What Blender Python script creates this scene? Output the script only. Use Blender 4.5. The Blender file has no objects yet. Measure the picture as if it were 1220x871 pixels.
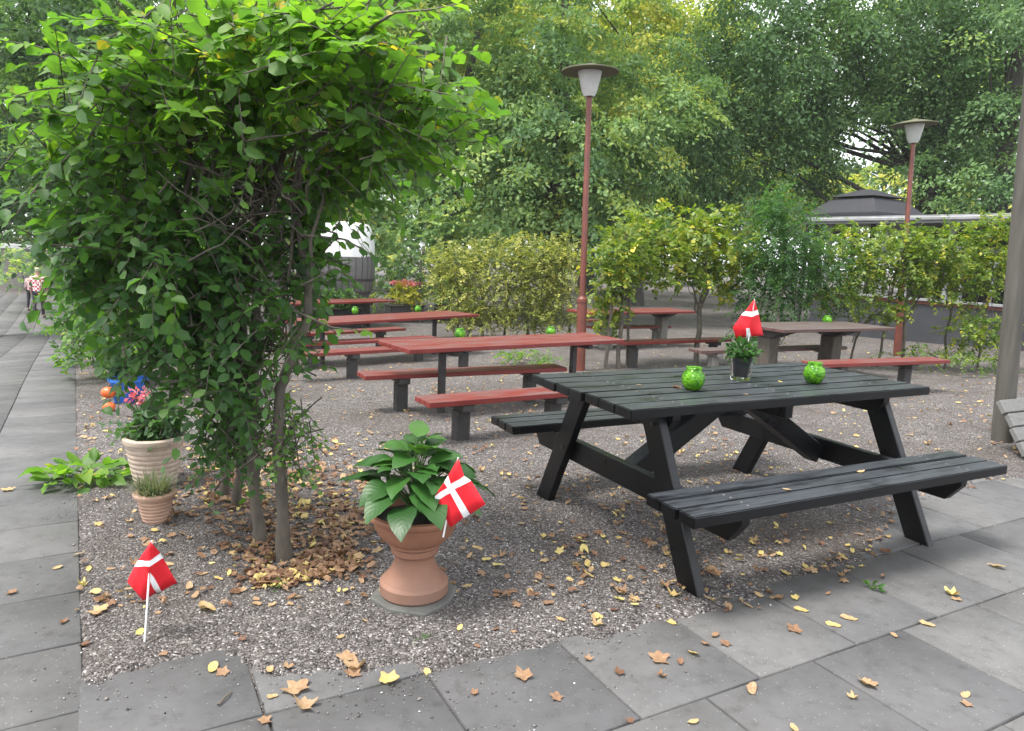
import bpy, bmesh, math, random
import numpy as np
from mathutils import Matrix, Vector
R = math.radians
random.seed(7)
rng = np.random.default_rng(7)
SC = bpy.context.scene
COL = SC.collection

# ------------------------------------------------------------------ camera, sky, sun, exposure
F_PX, PITCH, ROLL, CAM_H, IW, IH = 863.7, 0.15645, 0.0420, 1.3662, 1220, 871
cam_d = bpy.data.cameras.new('camera'); cam = bpy.data.objects.new('camera', cam_d); COL.objects.link(cam)
cam_d.sensor_width = 36; cam_d.lens = F_PX / IW * 36; cam_d.clip_end = 2000; cam_d.clip_start = 0.05
cam.matrix_world = Matrix.Translation((0, 0, CAM_H)) @ Matrix.Rotation(math.pi/2 - PITCH, 4, 'X') @ Matrix.Rotation(ROLL, 4, 'Z')
SC.camera = cam
SUN_EL, SUN_AZ = R(66), R(-120)          # azimuth measured from +Y towards +X
w = bpy.data.worlds.new('World'); SC.world = w; w.use_nodes = True
nt = w.node_tree; sky = nt.nodes.new('ShaderNodeTexSky'); sky.sky_type = 'NISHITA'; sky.sun_disc = False
sky.sun_elevation = SUN_EL; sky.sun_rotation = SUN_AZ; sky.air_density = 1.0; sky.dust_density = 7.0; sky.ozone_density = 1.0
bg = nt.nodes['Background']; 
tcw = nt.nodes.new('ShaderNodeTexCoord'); nz = nt.nodes.new('ShaderNodeTexNoise'); nz.inputs['Scale'].default_value = 2.2; nz.inputs['Detail'].default_value = 6
nt.links.new(tcw.outputs['Generated'], nz.inputs['Vector'])
crw = nt.nodes.new('ShaderNodeValToRGB'); crw.color_ramp.elements[0].position = .30; crw.color_ramp.elements[1].position = .62
crw.color_ramp.elements[0].color = (.45, .45, .45, 1); crw.color_ramp.elements[1].color = (1, 1, 1, 1); nt.links.new(nz.outputs['Fac'], crw.inputs[0])
mxw = nt.nodes.new('ShaderNodeMix'); mxw.data_type = 'RGBA'; nt.links.new(crw.outputs[0], mxw.inputs[0])     # broken white cloud over the blue
nt.links.new(sky.outputs[0], mxw.inputs[6]); mxw.inputs[7].default_value = (6.2, 6.4, 6.7, 1); nt.links.new(mxw.outputs[2], bg.inputs[0])
bg.inputs[1].default_value = 0.15
sl = bpy.data.lights.new('sun', 'SUN'); sun = bpy.data.objects.new('sun', sl); COL.objects.link(sun)
sl.energy = 2.4; sl.angle = R(16); sl.color = (1.0, 0.96, 0.9)
sd = Vector((math.sin(SUN_AZ)*math.cos(SUN_EL), math.cos(SUN_AZ)*math.cos(SUN_EL), math.sin(SUN_EL)))
sun.rotation_euler = sd.to_track_quat('Z', 'Y').to_euler()
SC.view_settings.view_transform = 'Standard'; SC.view_settings.look = 'None'
SC.view_settings.exposure = 1.4; SC.view_settings.gamma = 1; SC.view_settings.use_curve_mapping = False
SC.render.engine = 'CYCLES'
SC.cycles.max_bounces = 6; SC.cycles.diffuse_bounces = 3; SC.cycles.glossy_bounces = 2
SC.cycles.transmission_bounces = 6; SC.cycles.transparent_max_bounces = 6
SC.cycles.use_denoising = True

# ------------------------------------------------------------------ places: the terrain and photo measurements
def sm(t): t = np.clip(t, 0, 1); return t*t*(3-2*t)
def g(x, y):                              # the garden falls gently away from the terrace
    x = np.asarray(x, float); y = np.asarray(y, float)
    t = np.maximum(0, -.4604*x + .8877*y - 3.7); t = t*t/(t+.5)
    return -.8*(1-np.exp(-t*.0875)) - .6*sm((-x-5)/9.0)
def G(x, y): return float(g(x, y))
def ray(px, py):
    a = (px-IW/2)/F_PX; b = (py-IH/2)/F_PX
    u = math.cos(ROLL)*a + math.sin(ROLL)*b; v = -math.sin(ROLL)*a + math.cos(ROLL)*b
    return np.array([u, math.cos(PITCH)-v*math.sin(PITCH), -math.sin(PITCH)-v*math.cos(PITCH)])
def at(px, py, Y): d = ray(px, py); return d*(Y/d[1]) + np.array([0, 0, CAM_H])
def unz(px, py, z): d = ray(px, py); return d*((z-CAM_H)/d[2]) + np.array([0, 0, CAM_H])
def un(px, py):
    d = ray(px, py); lo, hi = .3, 120.
    for _ in range(60):
        m = (lo+hi)/2
        if CAM_H + d[2]*m > G(d[0]*m, d[1]*m): lo = m
        else: hi = m
    return d*lo + np.array([0, 0, CAM_H])

# ------------------------------------------------------------------ object helpers
def tag(o, label=None, cat=None, group=None, kind=None):
    if label: o['label'] = label
    if cat: o['category'] = cat
    if group: o['group'] = group
    if kind: o['kind'] = kind
    return o
def empty(name, loc=(0, 0, 0), rz=0.0, label=None, cat=None, group=None):
    o = bpy.data.objects.new(name, None); COL.objects.link(o); o.location = loc; o.rotation_euler = (0, 0, rz)
    o.empty_display_size = .1
    return tag(o, label, cat, group)
def link(name, me, m, parent=None, loc=None):
    if m is not None:
        for q in (m if isinstance(m, (list, tuple)) else [m]): me.materials.append(q)
    o = bpy.data.objects.new(name, me); COL.objects.link(o)
    if parent is not None: o.parent = parent
    if loc is not None: o.location = loc
    return o
def np_mesh(name, V, F, tint=None, mat_idx=None, smooth=False, uv=None):
    """V (n,3), F (m,k): one numpy-built mesh; tint = one number per face."""
    me = bpy.data.meshes.new(name); V = np.asarray(V, np.float32); F = np.asarray(F, np.int32)
    m, k = F.shape
    me.vertices.add(len(V)); me.vertices.foreach_set('co', V.ravel())
    me.loops.add(m*k); me.loops.foreach_set('vertex_index', F.ravel())
    me.polygons.add(m); me.polygons.foreach_set('loop_start', np.arange(0, m*k, k, dtype=np.int32))
    me.update(calc_edges=True)
    if tint is not None:
        a = me.attributes.new('tint', 'FLOAT', 'FACE'); a.data.foreach_set('value', np.asarray(tint, np.float32))
    if mat_idx is not None: me.polygons.foreach_set('material_index', np.asarray(mat_idx, np.int32))
    if smooth: me.polygons.foreach_set('use_smooth', np.ones(m, bool))
    if uv is not None:
        l = me.uv_layers.new(name='UVMap'); l.data.foreach_set('uv', np.asarray(uv, np.float32)[F.ravel()].ravel())
    me.validate()
    return me
def bm_obj(name, bm, m, parent=None, bevel=0.0, smooth=False, seg=1, loc=None):
    if bevel: bmesh.ops.bevel(bm, geom=list(bm.edges), offset=bevel, segments=seg, affect='EDGES', clamp_overlap=True)
    bmesh.ops.recalc_face_normals(bm, faces=list(bm.faces))
    me = bpy.data.meshes.new(name); bm.to_mesh(me); bm.free()
    if smooth: me.polygons.foreach_set('use_smooth', np.ones(len(me.polygons), bool))
    return link(name, me, m, parent, loc)
def hexa(bm, c8):
    v = [bm.verts.new(c) for c in c8]
    for f in ((0, 3, 2, 1), (4, 5, 6, 7), (0, 1, 5, 4), (1, 2, 6, 5), (2, 3, 7, 6), (3, 0, 4, 7)): bm.faces.new([v[i] for i in f])
def box(bm, x0, x1, y0, y1, z0, z1):
    hexa(bm, [(x0, y0, z0), (x1, y0, z0), (x1, y1, z0), (x0, y1, z0), (x0, y0, z1), (x1, y0, z1), (x1, y1, z1), (x0, y1, z1)])
def bar(bm, p, q, wv, tv):
    """a straight timber from p to q; wv and tv are the half-width and half-thickness vectors"""
    p, q, wv, tv = map(Vector, (p, q, wv, tv))
    hexa(bm, [p-wv-tv, p+wv-tv, p+wv+tv, p-wv+tv, q-wv-tv, q+wv-tv, q+wv+tv, q-wv+tv])
def lathe(prof, n=40, wob=0.0, close=False):
    V = []; F = []
    for i, (r, z) in enumerate(prof):
        for j in range(n):
            a = 2*math.pi*j/n; rr = r*(1+wob*math.sin(3*a+i*.7))
            V.append((rr*math.cos(a), rr*math.sin(a), z))
    for i in range(len(prof)-1):
        for j in range(n):
            F.append((i*n+j, i*n+(j+1) % n, (i+1)*n+(j+1) % n, (i+1)*n+j))
    return np.array(V), np.array(F)
def lathe_obj(name, prof, m, parent=None, n=40, wob=0.0, loc=None):
    V, F = lathe(prof, n, wob); me = np_mesh(name, V, F, smooth=True); me.set_sharp_from_angle(angle=R(32)); return link(name, me, m, parent, loc)
def tube_data(pts, rad, n=7):
    pts = np.asarray(pts, float); V = []; F = []
    T = np.gradient(pts, axis=0); T /= np.linalg.norm(T, axis=1)[:, None]+1e-9
    ref = np.array([0.31, 0.77, 0.2])
    for p, t, r in zip(pts, T, rad):
        a = np.cross(t, ref); a /= np.linalg.norm(a)+1e-9; b = np.cross(t, a)
        for j in range(n):
            th = 2*math.pi*j/n; V.append(p + r*(a*math.cos(th)+b*math.sin(th)))
    for i in range(len(pts)-1):
        for j in range(n): F.append((i*n+j, i*n+(j+1) % n, (i+1)*n+(j+1) % n, (i+1)*n+j))
    return np.array(V), np.array(F)
class Tubes:
    def __init__(s): s.V = []; s.F = []; s.n = 0
    def add(s, pts, rad, n=7):
        V, F = tube_data(pts, rad, n); s.V.append(V); s.F.append(F+s.n); s.n += len(V)
    def limb(s, p, q, r0, r1, wob=.08, k=7, n=7, sag=0.0):
        p = np.asarray(p, float); q = np.asarray(q, float); L = np.linalg.norm(q-p)
        t = np.linspace(0, 1, k)[:, None]; pts = p+(q-p)*t
        off = rng.normal(0, wob*L, (k, 3)); off[0] = 0; off[-1] = 0
        off = (off+np.roll(off, 1, 0))/2; off[0] = 0; off[-1] = 0
        pts = pts+off; pts[:, 2] += sag*L*np.sin(t[:, 0]*math.pi)
        s.add(pts, np.linspace(r0, r1, k), n); return pts
    def obj(s, name, m, parent=None):
        return link(name, np_mesh(name, np.concatenate(s.V), np.concatenate(s.F), smooth=True), m, parent)

# ------------------------------------------------------------------ materials
def mat(name):
    m = bpy.data.materials.new(name); m.use_nodes = True; t = m.node_tree
    return m, t, t.nodes['Principled BSDF'], t.nodes.new, t.links.new
def ramp(new, stops, interp='LINEAR'):
    n = new('ShaderNodeValToRGB'); e = n.color_ramp.elements; n.color_ramp.interpolation = interp
    while len(e) < len(stops): e.new(.5)
    for q, (p, c) in zip(e, stops): q.position = p; q.color = (*c, 1)
    return n
def coords(new, lnk, scale=(1, 1, 1), kind='Object'):
    tc = new('ShaderNodeTexCoord'); mp = new('ShaderNodeMapping'); mp.inputs['Scale'].default_value = scale
    lnk(tc.outputs[kind], mp.inputs[0]); return mp.outputs[0]
def noise(new, lnk, vec, scale, detail=4, rough=.55):
    n = new('ShaderNodeTexNoise'); n.inputs['Scale'].default_value = scale; n.inputs['Detail'].default_value = detail
    n.inputs['Roughness'].default_value = rough
    if vec is not None: lnk(vec, n.inputs['Vector'])
    return n.outputs['Fac']
def bump(new, lnk, h, b, strength=.3, dist=.01):
    n = new('ShaderNodeBump'); n.inputs['Strength'].default_value = strength; n.inputs['Distance'].default_value = dist
    lnk(h, n.inputs['Height']); lnk(n.outputs[0], b.inputs['Normal']); return n
def mixc(new, lnk, fac, a, b, mode='MIX'):
    n = new('ShaderNodeMix'); n.data_type = 'RGBA'; n.blend_type = mode
    if isinstance(fac, (int, float)): n.inputs[0].default_value = fac
    else: lnk(fac, n.inputs[0])
    for s, v in ((n.inputs[6], a), (n.inputs[7], b)):
        if isinstance(v, tuple): s.default_value = (*v, 1)
        else: lnk(v, s)
    return n.outputs[2]
def mathn(new, lnk, op, a, b=None):
    n = new('ShaderNodeMath'); n.operation = op
    for i, v in enumerate((a, b)):
        if v is None: continue
        if isinstance(v, (int, float)): n.inputs[i].default_value = v
        else: lnk(v, n.inputs[i])
    return n.outputs[0]
def simple(name, c, c2=None, rough=.6, scale=12, bs=.15, metal=0, spec=.5, stretch=(1, 1, 1), detail=5):
    m, t, b, new, lnk = mat(name); v = coords(new, lnk, stretch); n = noise(new, lnk, v, scale, detail)
    c2 = c2 or tuple(x*.7 for x in c)
    r = ramp(new, [(.3, c2), (.7, c)]); lnk(n, r.inputs[0]); lnk(r.outputs[0], b.inputs['Base Color'])
    b.inputs['Roughness'].default_value = rough; b.inputs['Metallic'].default_value = metal
    b.inputs['Specular IOR Level'].default_value = spec
    if bs: bump(new, lnk, noise(new, lnk, v, scale*4, 4), b, bs, .005)
    return m
def painted_wood(name, paint, worn_or_sheen, wear_or_sheen=.5, rough=(.3, .6), spec=.5, top_only=False):
    m, t, b, new, lnk = mat(name)
    v = coords(new, lnk, (1.6, 26, 26)); fine = noise(new, lnk, v, 3.0, 6, .65)
    v2 = coords(new, lnk, (1, 2.5, 2.5)); big = noise(new, lnk, v2, 3.2, 5, .6)
    s = mathn(new, lnk, 'ADD', mathn(new, lnk, 'MULTIPLY', fine, .6), mathn(new, lnk, 'MULTIPLY', big, .5))
    lo = .72-.35*wear_or_sheen
    mr = new('ShaderNodeMapRange'); mr.inputs[1].default_value = lo; mr.inputs[2].default_value = lo+.16; lnk(s, mr.inputs[0])
    fac = mr.outputs[0]
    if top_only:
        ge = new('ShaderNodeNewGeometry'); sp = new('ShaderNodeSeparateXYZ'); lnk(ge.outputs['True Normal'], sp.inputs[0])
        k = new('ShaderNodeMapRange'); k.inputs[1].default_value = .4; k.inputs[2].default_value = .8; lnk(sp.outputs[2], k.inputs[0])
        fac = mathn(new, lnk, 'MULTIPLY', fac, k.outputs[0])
    p2 = tuple(x*.72 for x in paint)
    pr = ramp(new, [(.35, p2), (.65, paint)]); lnk(big, pr.inputs[0])
    wr = ramp(new, [(.3, tuple(x*.6 for x in worn_or_sheen)), (.7, worn_or_sheen)]); lnk(fine, wr.inputs[0])
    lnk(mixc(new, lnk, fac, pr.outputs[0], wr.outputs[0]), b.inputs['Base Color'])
    rr = new('ShaderNodeMapRange'); rr.inputs[1].default_value = .3; rr.inputs[2].default_value = .7
    rr.inputs[3].default_value = rough[0]; rr.inputs[4].default_value = rough[1]; lnk(big, rr.inputs[0]); lnk(rr.outputs[0], b.inputs['Roughness'])
    b.inputs['Specular IOR Level'].default_value = spec
    bump(new, lnk, fine, b, .35, .004)
    return m
def leafy(name, stops, trans=.35, rough=.42, spec=.45, bumpy=0, trans_gain=1.5):
    """one leaf material: the tint stored per leaf picks its own colour from the ramp"""
    m, t, b, new, lnk = mat(name)
    a = new('ShaderNodeAttribute'); a.attribute_name = 'tint'
    r = ramp(new, stops); lnk(a.outputs['Fac'], r.inputs[0])
    col = r.outputs[0]
    lnk(col, b.inputs['Base Color']); b.inputs['Roughness'].default_value = rough; b.inputs['Specular IOR Level'].default_value = spec
    tr = new('ShaderNodeBsdfTranslucent')
    tcol = mixc(new, lnk, 1.0, col, (trans_gain*1.1, trans_gain*1.15, trans_gain*.55), 'MULTIPLY'); lnk(tcol, tr.inputs[0])
    mx = new('ShaderNodeMixShader'); mx.inputs[0].default_value = trans
    lnk(b.outputs[0], mx.inputs[1]); lnk(tr.outputs[0], mx.inputs[2])
    lnk(mx.outputs[0], t.nodes['Material Output'].inputs['Surface'])
    return m

M = {}
M['black'] = painted_wood('black_paint', (.004, .0045, .0055), (.046, .052, .06), .9, (.25, .45), .32, True)  # wear plus a bluish-grey sky sheen painted into the upward faces
M['red'] = painted_wood('red_paint', (.19, .023, .018), (.115, .072, .066), .66, (.35, .6), .5, True)
M['greyred'] = painted_wood('grey_red_wood', (.10, .05, .044), (.11, .09, .082), .9, (.4, .65), .5, True)
M['greywood'] = painted_wood('weathered_wood', (.15, .15, .145), (.09, .09, .085), .5, (.6, .8), .3)
M['pole'] = simple('pole_timber', (.095, .088, .075), (.05, .047, .04), .8, 3, .4, stretch=(8, 8, .6))
M['darkpost'] = simple('dark_steel', (.035, .03, .03), (.02, .018, .018), .55, 20)
M['tarwood'] = simple('tarred_timber', (.05, .046, .043), (.025, .023, .022), .75, 9, .4)
M['concrete'] = simple('concrete', (.23, .22, .20), (.13, .13, .115), .85, 7, .4)
M['stone'] = simple('stone_slab_material', (.12, .12, .11), (.065, .066, .06), .9, 8, .5)
M['lampred'] = simple('lamp_post_paint', (.16, .042, .026), (.10, .028, .02), .5, 6, .15)
M['lampglass'] = simple('lamp_glass_material', (.55, .56, .54), (.42, .43, .42), .3, 5, .05)
M['white'] = simple('white_paint', (.72, .73, .72), (.6, .61, .6), .5, 8, .05)
M['barkA'] = simple('shrub_bark', (.13, .11, .085), (.055, .048, .04), .85, 6, .6, stretch=(3, 3, 1))
M['bark'] = simple('tree_bark', (.075, .068, .06), (.03, .028, .025), .9, 2.5, .6, stretch=(3, 3, .6))
M['soil'] = simple('soil', (.03, .024, .018), (.012, .01, .008), .95, 40, .8)
M['black_plastic'] = simple('black_plastic', (.014, .014, .016), None, .35, 10, .02)
def terracotta():
    m, t, b, new, lnk = mat('terracotta'); v = coords(new, lnk); n = noise(new, lnk, v, 9, 6); n2 = noise(new, lnk, v, 3.5, 4)
    r = ramp(new, [(.3, (.20, .082, .045)), (.7, (.31, .135, .075))]); lnk(n, r.inputs[0])
    sep = new('ShaderNodeSeparateXYZ'); lnk(v, sep.inputs[0])
    k = new('ShaderNodeMapRange'); k.inputs[1].default_value = .02; k.inputs[2].default_value = .36; k.inputs[3].default_value = 1; k.inputs[4].default_value = 0; lnk(sep.outputs[2], k.inputs[0])
    f = mathn(new, lnk, 'MULTIPLY', k.outputs[0], mathn(new, lnk, 'ADD', n2, .15))
    lnk(mixc(new, lnk, f, r.outputs[0], (.21, .13, .098)), b.inputs['Base Color'])   # lime bloom on the weathered foot
    b.inputs['Roughness'].default_value = .72; bump(new, lnk, noise(new, lnk, v, 60, 4), b, .25, .003); return m
M['terracotta'] = terracotta()
def banded(name, c, c2, freq):
    m, t, b, new, lnk = mat(name); v = coords(new, lnk); n = noise(new, lnk, v, 14, 5)
    r = ramp(new, [(.3, c2), (.7, c)]); lnk(n, r.inputs[0]); lnk(r.outputs[0], b.inputs['Base Color'])
    b.inputs['Roughness'].default_value = .8; bump(new, lnk, n, b, .3, .004); return m
M['beigepot'] = banded('pale_clay', (.50, .41, .33), (.36, .28, .22), 20)
M['pinkpot'] = banded('pinkish_clay', (.46, .30, .22), (.33, .2, .14), 20)
M['blue'] = simple('blue_glaze', (.03, .14, .5), (.02, .1, .4), .25, 8, .02)
M['orange'] = simple('orange_skin', (.7, .14, .02), (.55, .08, .015), .4, 6, .1)
M['flagred'] = simple('flag_red', (.68, .018, .03), (.6, .015, .025), .6, 8, .03, spec=.3)
M['flagwhite'] = simple('flag_white', (.82, .82, .83), (.76, .76, .77), .6, 8, .03, spec=.3)
def green_glass():
    m, t, b, new, lnk = mat('green_glass'); v = coords(new, lnk); n = noise(new, lnk, v, 28, 4)
    r = ramp(new, [(.38, (.035, .17, .004)), (.66, (.17, .46, .012))]); lnk(n, r.inputs[0]); lnk(r.outputs[0], b.inputs['Base Color'])
    b.inputs['Roughness'].default_value = .15
    vo = new('ShaderNodeTexVoronoi'); vo.inputs['Scale'].default_value = 75; lnk(v, vo.inputs['Vector']); bump(new, lnk, vo.outputs[0], b, .8, .006)
    tr = new('ShaderNodeBsdfTranslucent'); lnk(r.outputs[0], tr.inputs[0]); mx = new('ShaderNodeMixShader'); mx.inputs[0].default_value = .28
    lnk(b.outputs[0], mx.inputs[1]); lnk(tr.outputs[0], mx.inputs[2]); lnk(mx.outputs[0], t.nodes['Material Output'].inputs['Surface'])
    return m
M['jar'] = green_glass()
def clear_glass():
    m, t, b, new, lnk = mat('clear_glass'); b.inputs['Base Color'].default_value = (.95, .97, .96, 1); b.inputs['Transmission Weight'].default_value = 1
    b.inputs['Roughness'].default_value = .02; b.inputs['IOR'].default_value = 1.3
    return m
M['glass'] = clear_glass()
GREEN = [(0, (.012, .032, .007)), (.35, (.03, .085, .012)), (.65, (.075, .17, .02)), (.85, (.17, .26, .03)), (1, (.46, .36, .04))]
M['leaf_shrub'] = leafy('shrub_leaf', [(0, (.016, .044, .016)), (.3, (.045, .112, .036)), (.55, (.065, .15, .028)), (.8, (.115, .235, .024)), (.93, (.17, .28, .03)), (1, (.5, .38, .05))], .48, .5, .4, trans_gain=1.7)
M['leaf_tree'] = leafy('tree_leaf', [(0, (.034, .072, .032)), (.4, (.105, .195, .085)), (.7, (.20, .31, .125)), (.88, (.35, .43, .12)), (1, (.50, .48, .11))], .42, .58, .28)
M['leaf_yellow'] = leafy('yellowing_leaf', [(0, (.05, .065, .02)), (.35, (.145, .185, .045)), (.7, (.33, .35, .085)), (1, (.46, .42, .12))], .35, .5, .35)
M['leaf_lime'] = leafy('lime_leaf', [(0, (.03, .07, .012)), (.4, (.09, .16, .02)), (.75, (.22, .28, .035)), (1, (.5, .42, .05))], .4, .45, .4)
M['leaf_pot'] = leafy('broad_leaf', [(0, (.014, .052, .012)), (.5, (.030, .098, .018)), (1, (.075, .18, .03))], .22, .42, .4)
M['grassblade'] = leafy('grass_blade', [(0, (.07, .10, .05)), (.5, (.16, .2, .12)), (1, (.3, .3, .18))], .3, .55, .3)
M['flower'] = leafy('petal', [(0, (.45, .06, .09)), (.5, (.6, .16, .2)), (1, (.75, .35, .38))], .3, .6, .2)
M['litter'] = leafy('dead_leaf', [(0, (.07, .035, .024)), (.35, (.15, .078, .046)), (.6, (.26, .155, .09)), (.8, (.37, .26, .15)), (.9, (.46, .34, .12)), (1, (.52, .43, .16))], .15, .6, .3)
M['pebble'] = leafy('pebble', [(0, (.04, .037, .036)), (.35, (.112, .105, .102)), (.6, (.185, .172, .169)), (.8, (.235, .195, .178)), (.92, (.30, .29, .285)), (1, (.5, .5, .5))], 0.0, .75, .3)

def gravel_mat():
    m, t, b, new, lnk = mat('gravel_ground'); v = coords(new, lnk)
    vo = new('ShaderNodeTexVoronoi'); vo.inputs['Scale'].default_value = 120; vo.inputs['Randomness'].default_value = 1; lnk(v, vo.inputs['Vector'])
    sep = new('ShaderNodeSeparateColor'); lnk(vo.outputs['Color'], sep.inputs[0])
    r = ramp(new, [(0, (.035, .032, .031)), (.45, (.108, .100, .097)), (.8, (.172, .159, .153)), (.93, (.28, .27, .265)), (1, (.48, .47, .46))]); lnk(sep.outputs[0], r.inputs[0])
    n = noise(new, lnk, v, .9, 6, .6); n3 = noise(new, lnk, v, 5, 6, .7)
    d = ramp(new, [(.46, (0, 0, 0)), (.62, (1, 1, 1))]); lnk(n, d.inputs[0])
    c = mixc(new, lnk, mathn(new, lnk, 'MULTIPLY', d.outputs[0], .55), r.outputs[0], (.086, .075, .068))     # trodden earth between the stones
    br = ramp(new, [(.3, (.72, .7, .69)), (.7, (1.1, 1.06, 1.04))]); lnk(n3, br.inputs[0])
    lnk(mixc(new, lnk, 1.0, c, br.outputs[0], 'MULTIPLY'), b.inputs['Base Color'])
    b.inputs['Roughness'].default_value = .85; b.inputs['Specular IOR Level'].default_value = .25
    bump(new, lnk, mathn(new, lnk, 'SUBTRACT', 1.0, vo.outputs['Distance']), b, .9, .012)
    return m
M['gravel'] = gravel_mat()
def paving_mat():
    m, t, b, new, lnk = mat('paving_concrete'); v = coords(new, lnk)
    a = new('ShaderNodeAttribute'); a.attribute_name = 'tint'
    n = noise(new, lnk, v, 2.2, 6, .62); n2 = noise(new, lnk, v, 160, 3, .6); n4 = noise(new, lnk, v, 14, 6, .7)
    r = ramp(new, [(.3, (.070, .070, .071)), (.7, (.115, .114, .115))]); lnk(n, r.inputs[0])
    vo = new('ShaderNodeTexVoronoi'); vo.inputs['Scale'].default_value = 95; lnk(v, vo.inputs['Vector'])
    sep = new('ShaderNodeSeparateColor'); lnk(vo.outputs['Color'], sep.inputs[0])
    sel = mathn(new, lnk, 'GREATER_THAN', sep.outputs[0], .86); near = mathn(new, lnk, 'LESS_THAN', vo.outputs['Distance'], .2)
    sp = mathn(new, lnk, 'MULTIPLY', sel, near)
    c = mixc(new, lnk, mathn(new, lnk, 'MULTIPLY', sp, .5), r.outputs[0], (.32, .32, .32))                    # pale aggregate in the worn face
    tr = ramp(new, [(0, (.82, .82, .84)), (1, (1.15, 1.14, 1.12))]); lnk(a.outputs['Fac'], tr.inputs[0])
    c = mixc(new, lnk, 1.0, c, tr.outputs[0], 'MULTIPLY')
    br = ramp(new, [(.30, (.70, .69, .67)), (.46, (.97, .97, .96)), (.70, (1.08, 1.08, 1.08))]); lnk(n4, br.inputs[0])
    lnk(mixc(new, lnk, 1.0, c, br.outputs[0], 'MULTIPLY'), b.inputs['Base Color'])
    b.inputs['Roughness'].default_value = .72; b.inputs['Specular IOR Level'].default_value = .35
    bump(new, lnk, n2, b, .35, .003); return m
M['paving'] = paving_mat()

# ------------------------------------------------------------------ ground, gravel, path and terrace
def ab(x, y, phi): c, s = math.cos(phi), math.sin(phi); return x*c+y*s, -x*s+y*c
def ba(a, b, phi): c, s = math.cos(phi), math.sin(phi); return a*c-b*s, a*s+b*c
P1, P2 = R(29), R(31.3)
EDGE_A = [-6, -.3, .25, .4, .85, 1.4, 2.3, 3.0, 3.4, 3.8, 4.3, 9]; EDGE_B = [2.42, 2.42, 2.38, 2.12, 2.02, 1.98, 1.90, 1.95, 2.05, 2.38, 2.5, 2.7]
def vnoise(x, y, s, seed):                # smooth value noise
    q = np.random.default_rng(seed).random((64, 64)); X = np.asarray(x)*s; Y = np.asarray(y)*s
    i = np.floor(X).astype(int); j = np.floor(Y).astype(int); u = sm(X-i); v = sm(Y-j)
    f = lambda a, b: q[a % 64, b % 64]
    return f(i, j)*(1-u)*(1-v)+f(i+1, j)*u*(1-v)+f(i, j+1)*(1-u)*v+f(i+1, j+1)*u*v
def gravel_depth(x, y):                   # >0 where gravel covers the slabs (signed distance in metres, ragged)
    a, b = ab(np.asarray(x), np.asarray(y), P1); a2, b2 = ab(np.asarray(x), np.asarray(y), P2)
    n = (vnoise(x, y, 3.1, 1)-.5)*.22 + (vnoise(x, y, 11, 2)-.5)*.10 + (vnoise(x, y, 31, 3)-.5)*.05
    d1 = b-np.interp(a, EDGE_A, EDGE_B); d2 = a2+.035
    return np.minimum(d1+n, d2*1.2+n*.35)
def ground_z(x, y):
    d = gravel_depth(x, y)
    return g(x, y) - .018 + .026*sm((d+.06)/.16) + np.where(d > 0, (vnoise(x, y, 6, 4)-.5)*.012, 0)
def grid_axis(pts, lo, hi, st): return np.unique(np.round(np.concatenate([pts, np.arange(lo, hi+1e-6, st)]), 4))
gx = grid_axis([-300, -160, -90, -60, -45, -36, -30, -26, -23, -20, -18, -16, -14, -12.5, -11, -10, -9, -8.2, -7.4, -6.8, 7.6, 8.4, 9.2, 10, 11, 12, 14, 16, 18, 21, 25, 30, 40, 60, 100, 300], -6.2, 7, .045)
gy = grid_axis([-200, -80, -30, -10, -4, -1, 0, .6, 10.2, 10.8, 11.5, 12.2, 13, 14, 15, 16, 17.5, 19, 21, 23, 26, 30, 36, 45, 60, 90, 160, 320], 1.2, 9.6, .045)
X, Y = np.meshgrid(gx, gy); Z = ground_z(X, Y)
V = np.c_[X.ravel(), Y.ravel(), Z.ravel()]; nx, ny = len(gx), len(gy)
I = (np.arange(ny-1)[:, None]*nx + np.arange(nx-1)[None, :]).ravel()
tag(link('ground', np_mesh('ground', V, np.c_[I, I+1, I+nx+1, I+nx], smooth=True), M['gravel']), kind='structure', label='grey brown gravel and trodden earth of the beer garden')

def slabs(name, cells, phi, label, gap_=.004):
    Vs, Fs, T = [], [], []; n = 0
    for (a0, a1, b0, b1) in cells:
        gp = gap_; dz = rng.normal(0, .0012); tx, ty = rng.normal(0, .002, 2); tn = rng.random()
        ch = .004
        ring = lambda e, z: [(a0+gp+e, b0+gp+e, z), (a1-gp-e, b0+gp+e, z), (a1-gp-e, b1-gp-e, z), (a0+gp+e, b1-gp-e, z)]
        for (aa, bb, z) in ring(0, -.05)+ring(0, -ch)+ring(ch, 0):
            x, y = ba(aa, bb, phi); Vs.append((x, y, G(x, y)+z+dz+tx*(aa-a0)+ty*(bb-b0)))
        for l in (0, 4):
            for k in range(4): Fs.append((n+l+k, n+l+(k+1) % 4, n+l+4+(k+1) % 4, n+l+4+k)); T.append(tn)
        Fs.append((n+8, n+9, n+10, n+11)); T.append(tn); n += 12
    return tag(link(name, np_mesh(name, Vs, Fs, T), M['paving']), kind='structure', label=label)
cells = []
for r_ in range(-6, 3):
    b0 = 1.525+.495*r_
    off = 1.342 if r_ % 2 == 0 else 1.594
    for k in range(-16, 14):
        a0 = off+.497*k
        if a0 < -.6 or a0 > 6: continue
        if a0+.497 < -.05: continue
        if r_ == 1 and a0 < 2.6: continue
        if r_ == 2 and a0 < 3.1: continue
        cells.append((max(a0, -.135+.04*(1.5-b0)), a0+.497, b0, b0+.495))
cells.append((-.14, .342, 2.02, 2.44)); cells.append((.342, .84, 2.02, 2.44))
slabs('paving', cells, P1, 'grey concrete slab paving with open joints along the front')
cells = []
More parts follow.
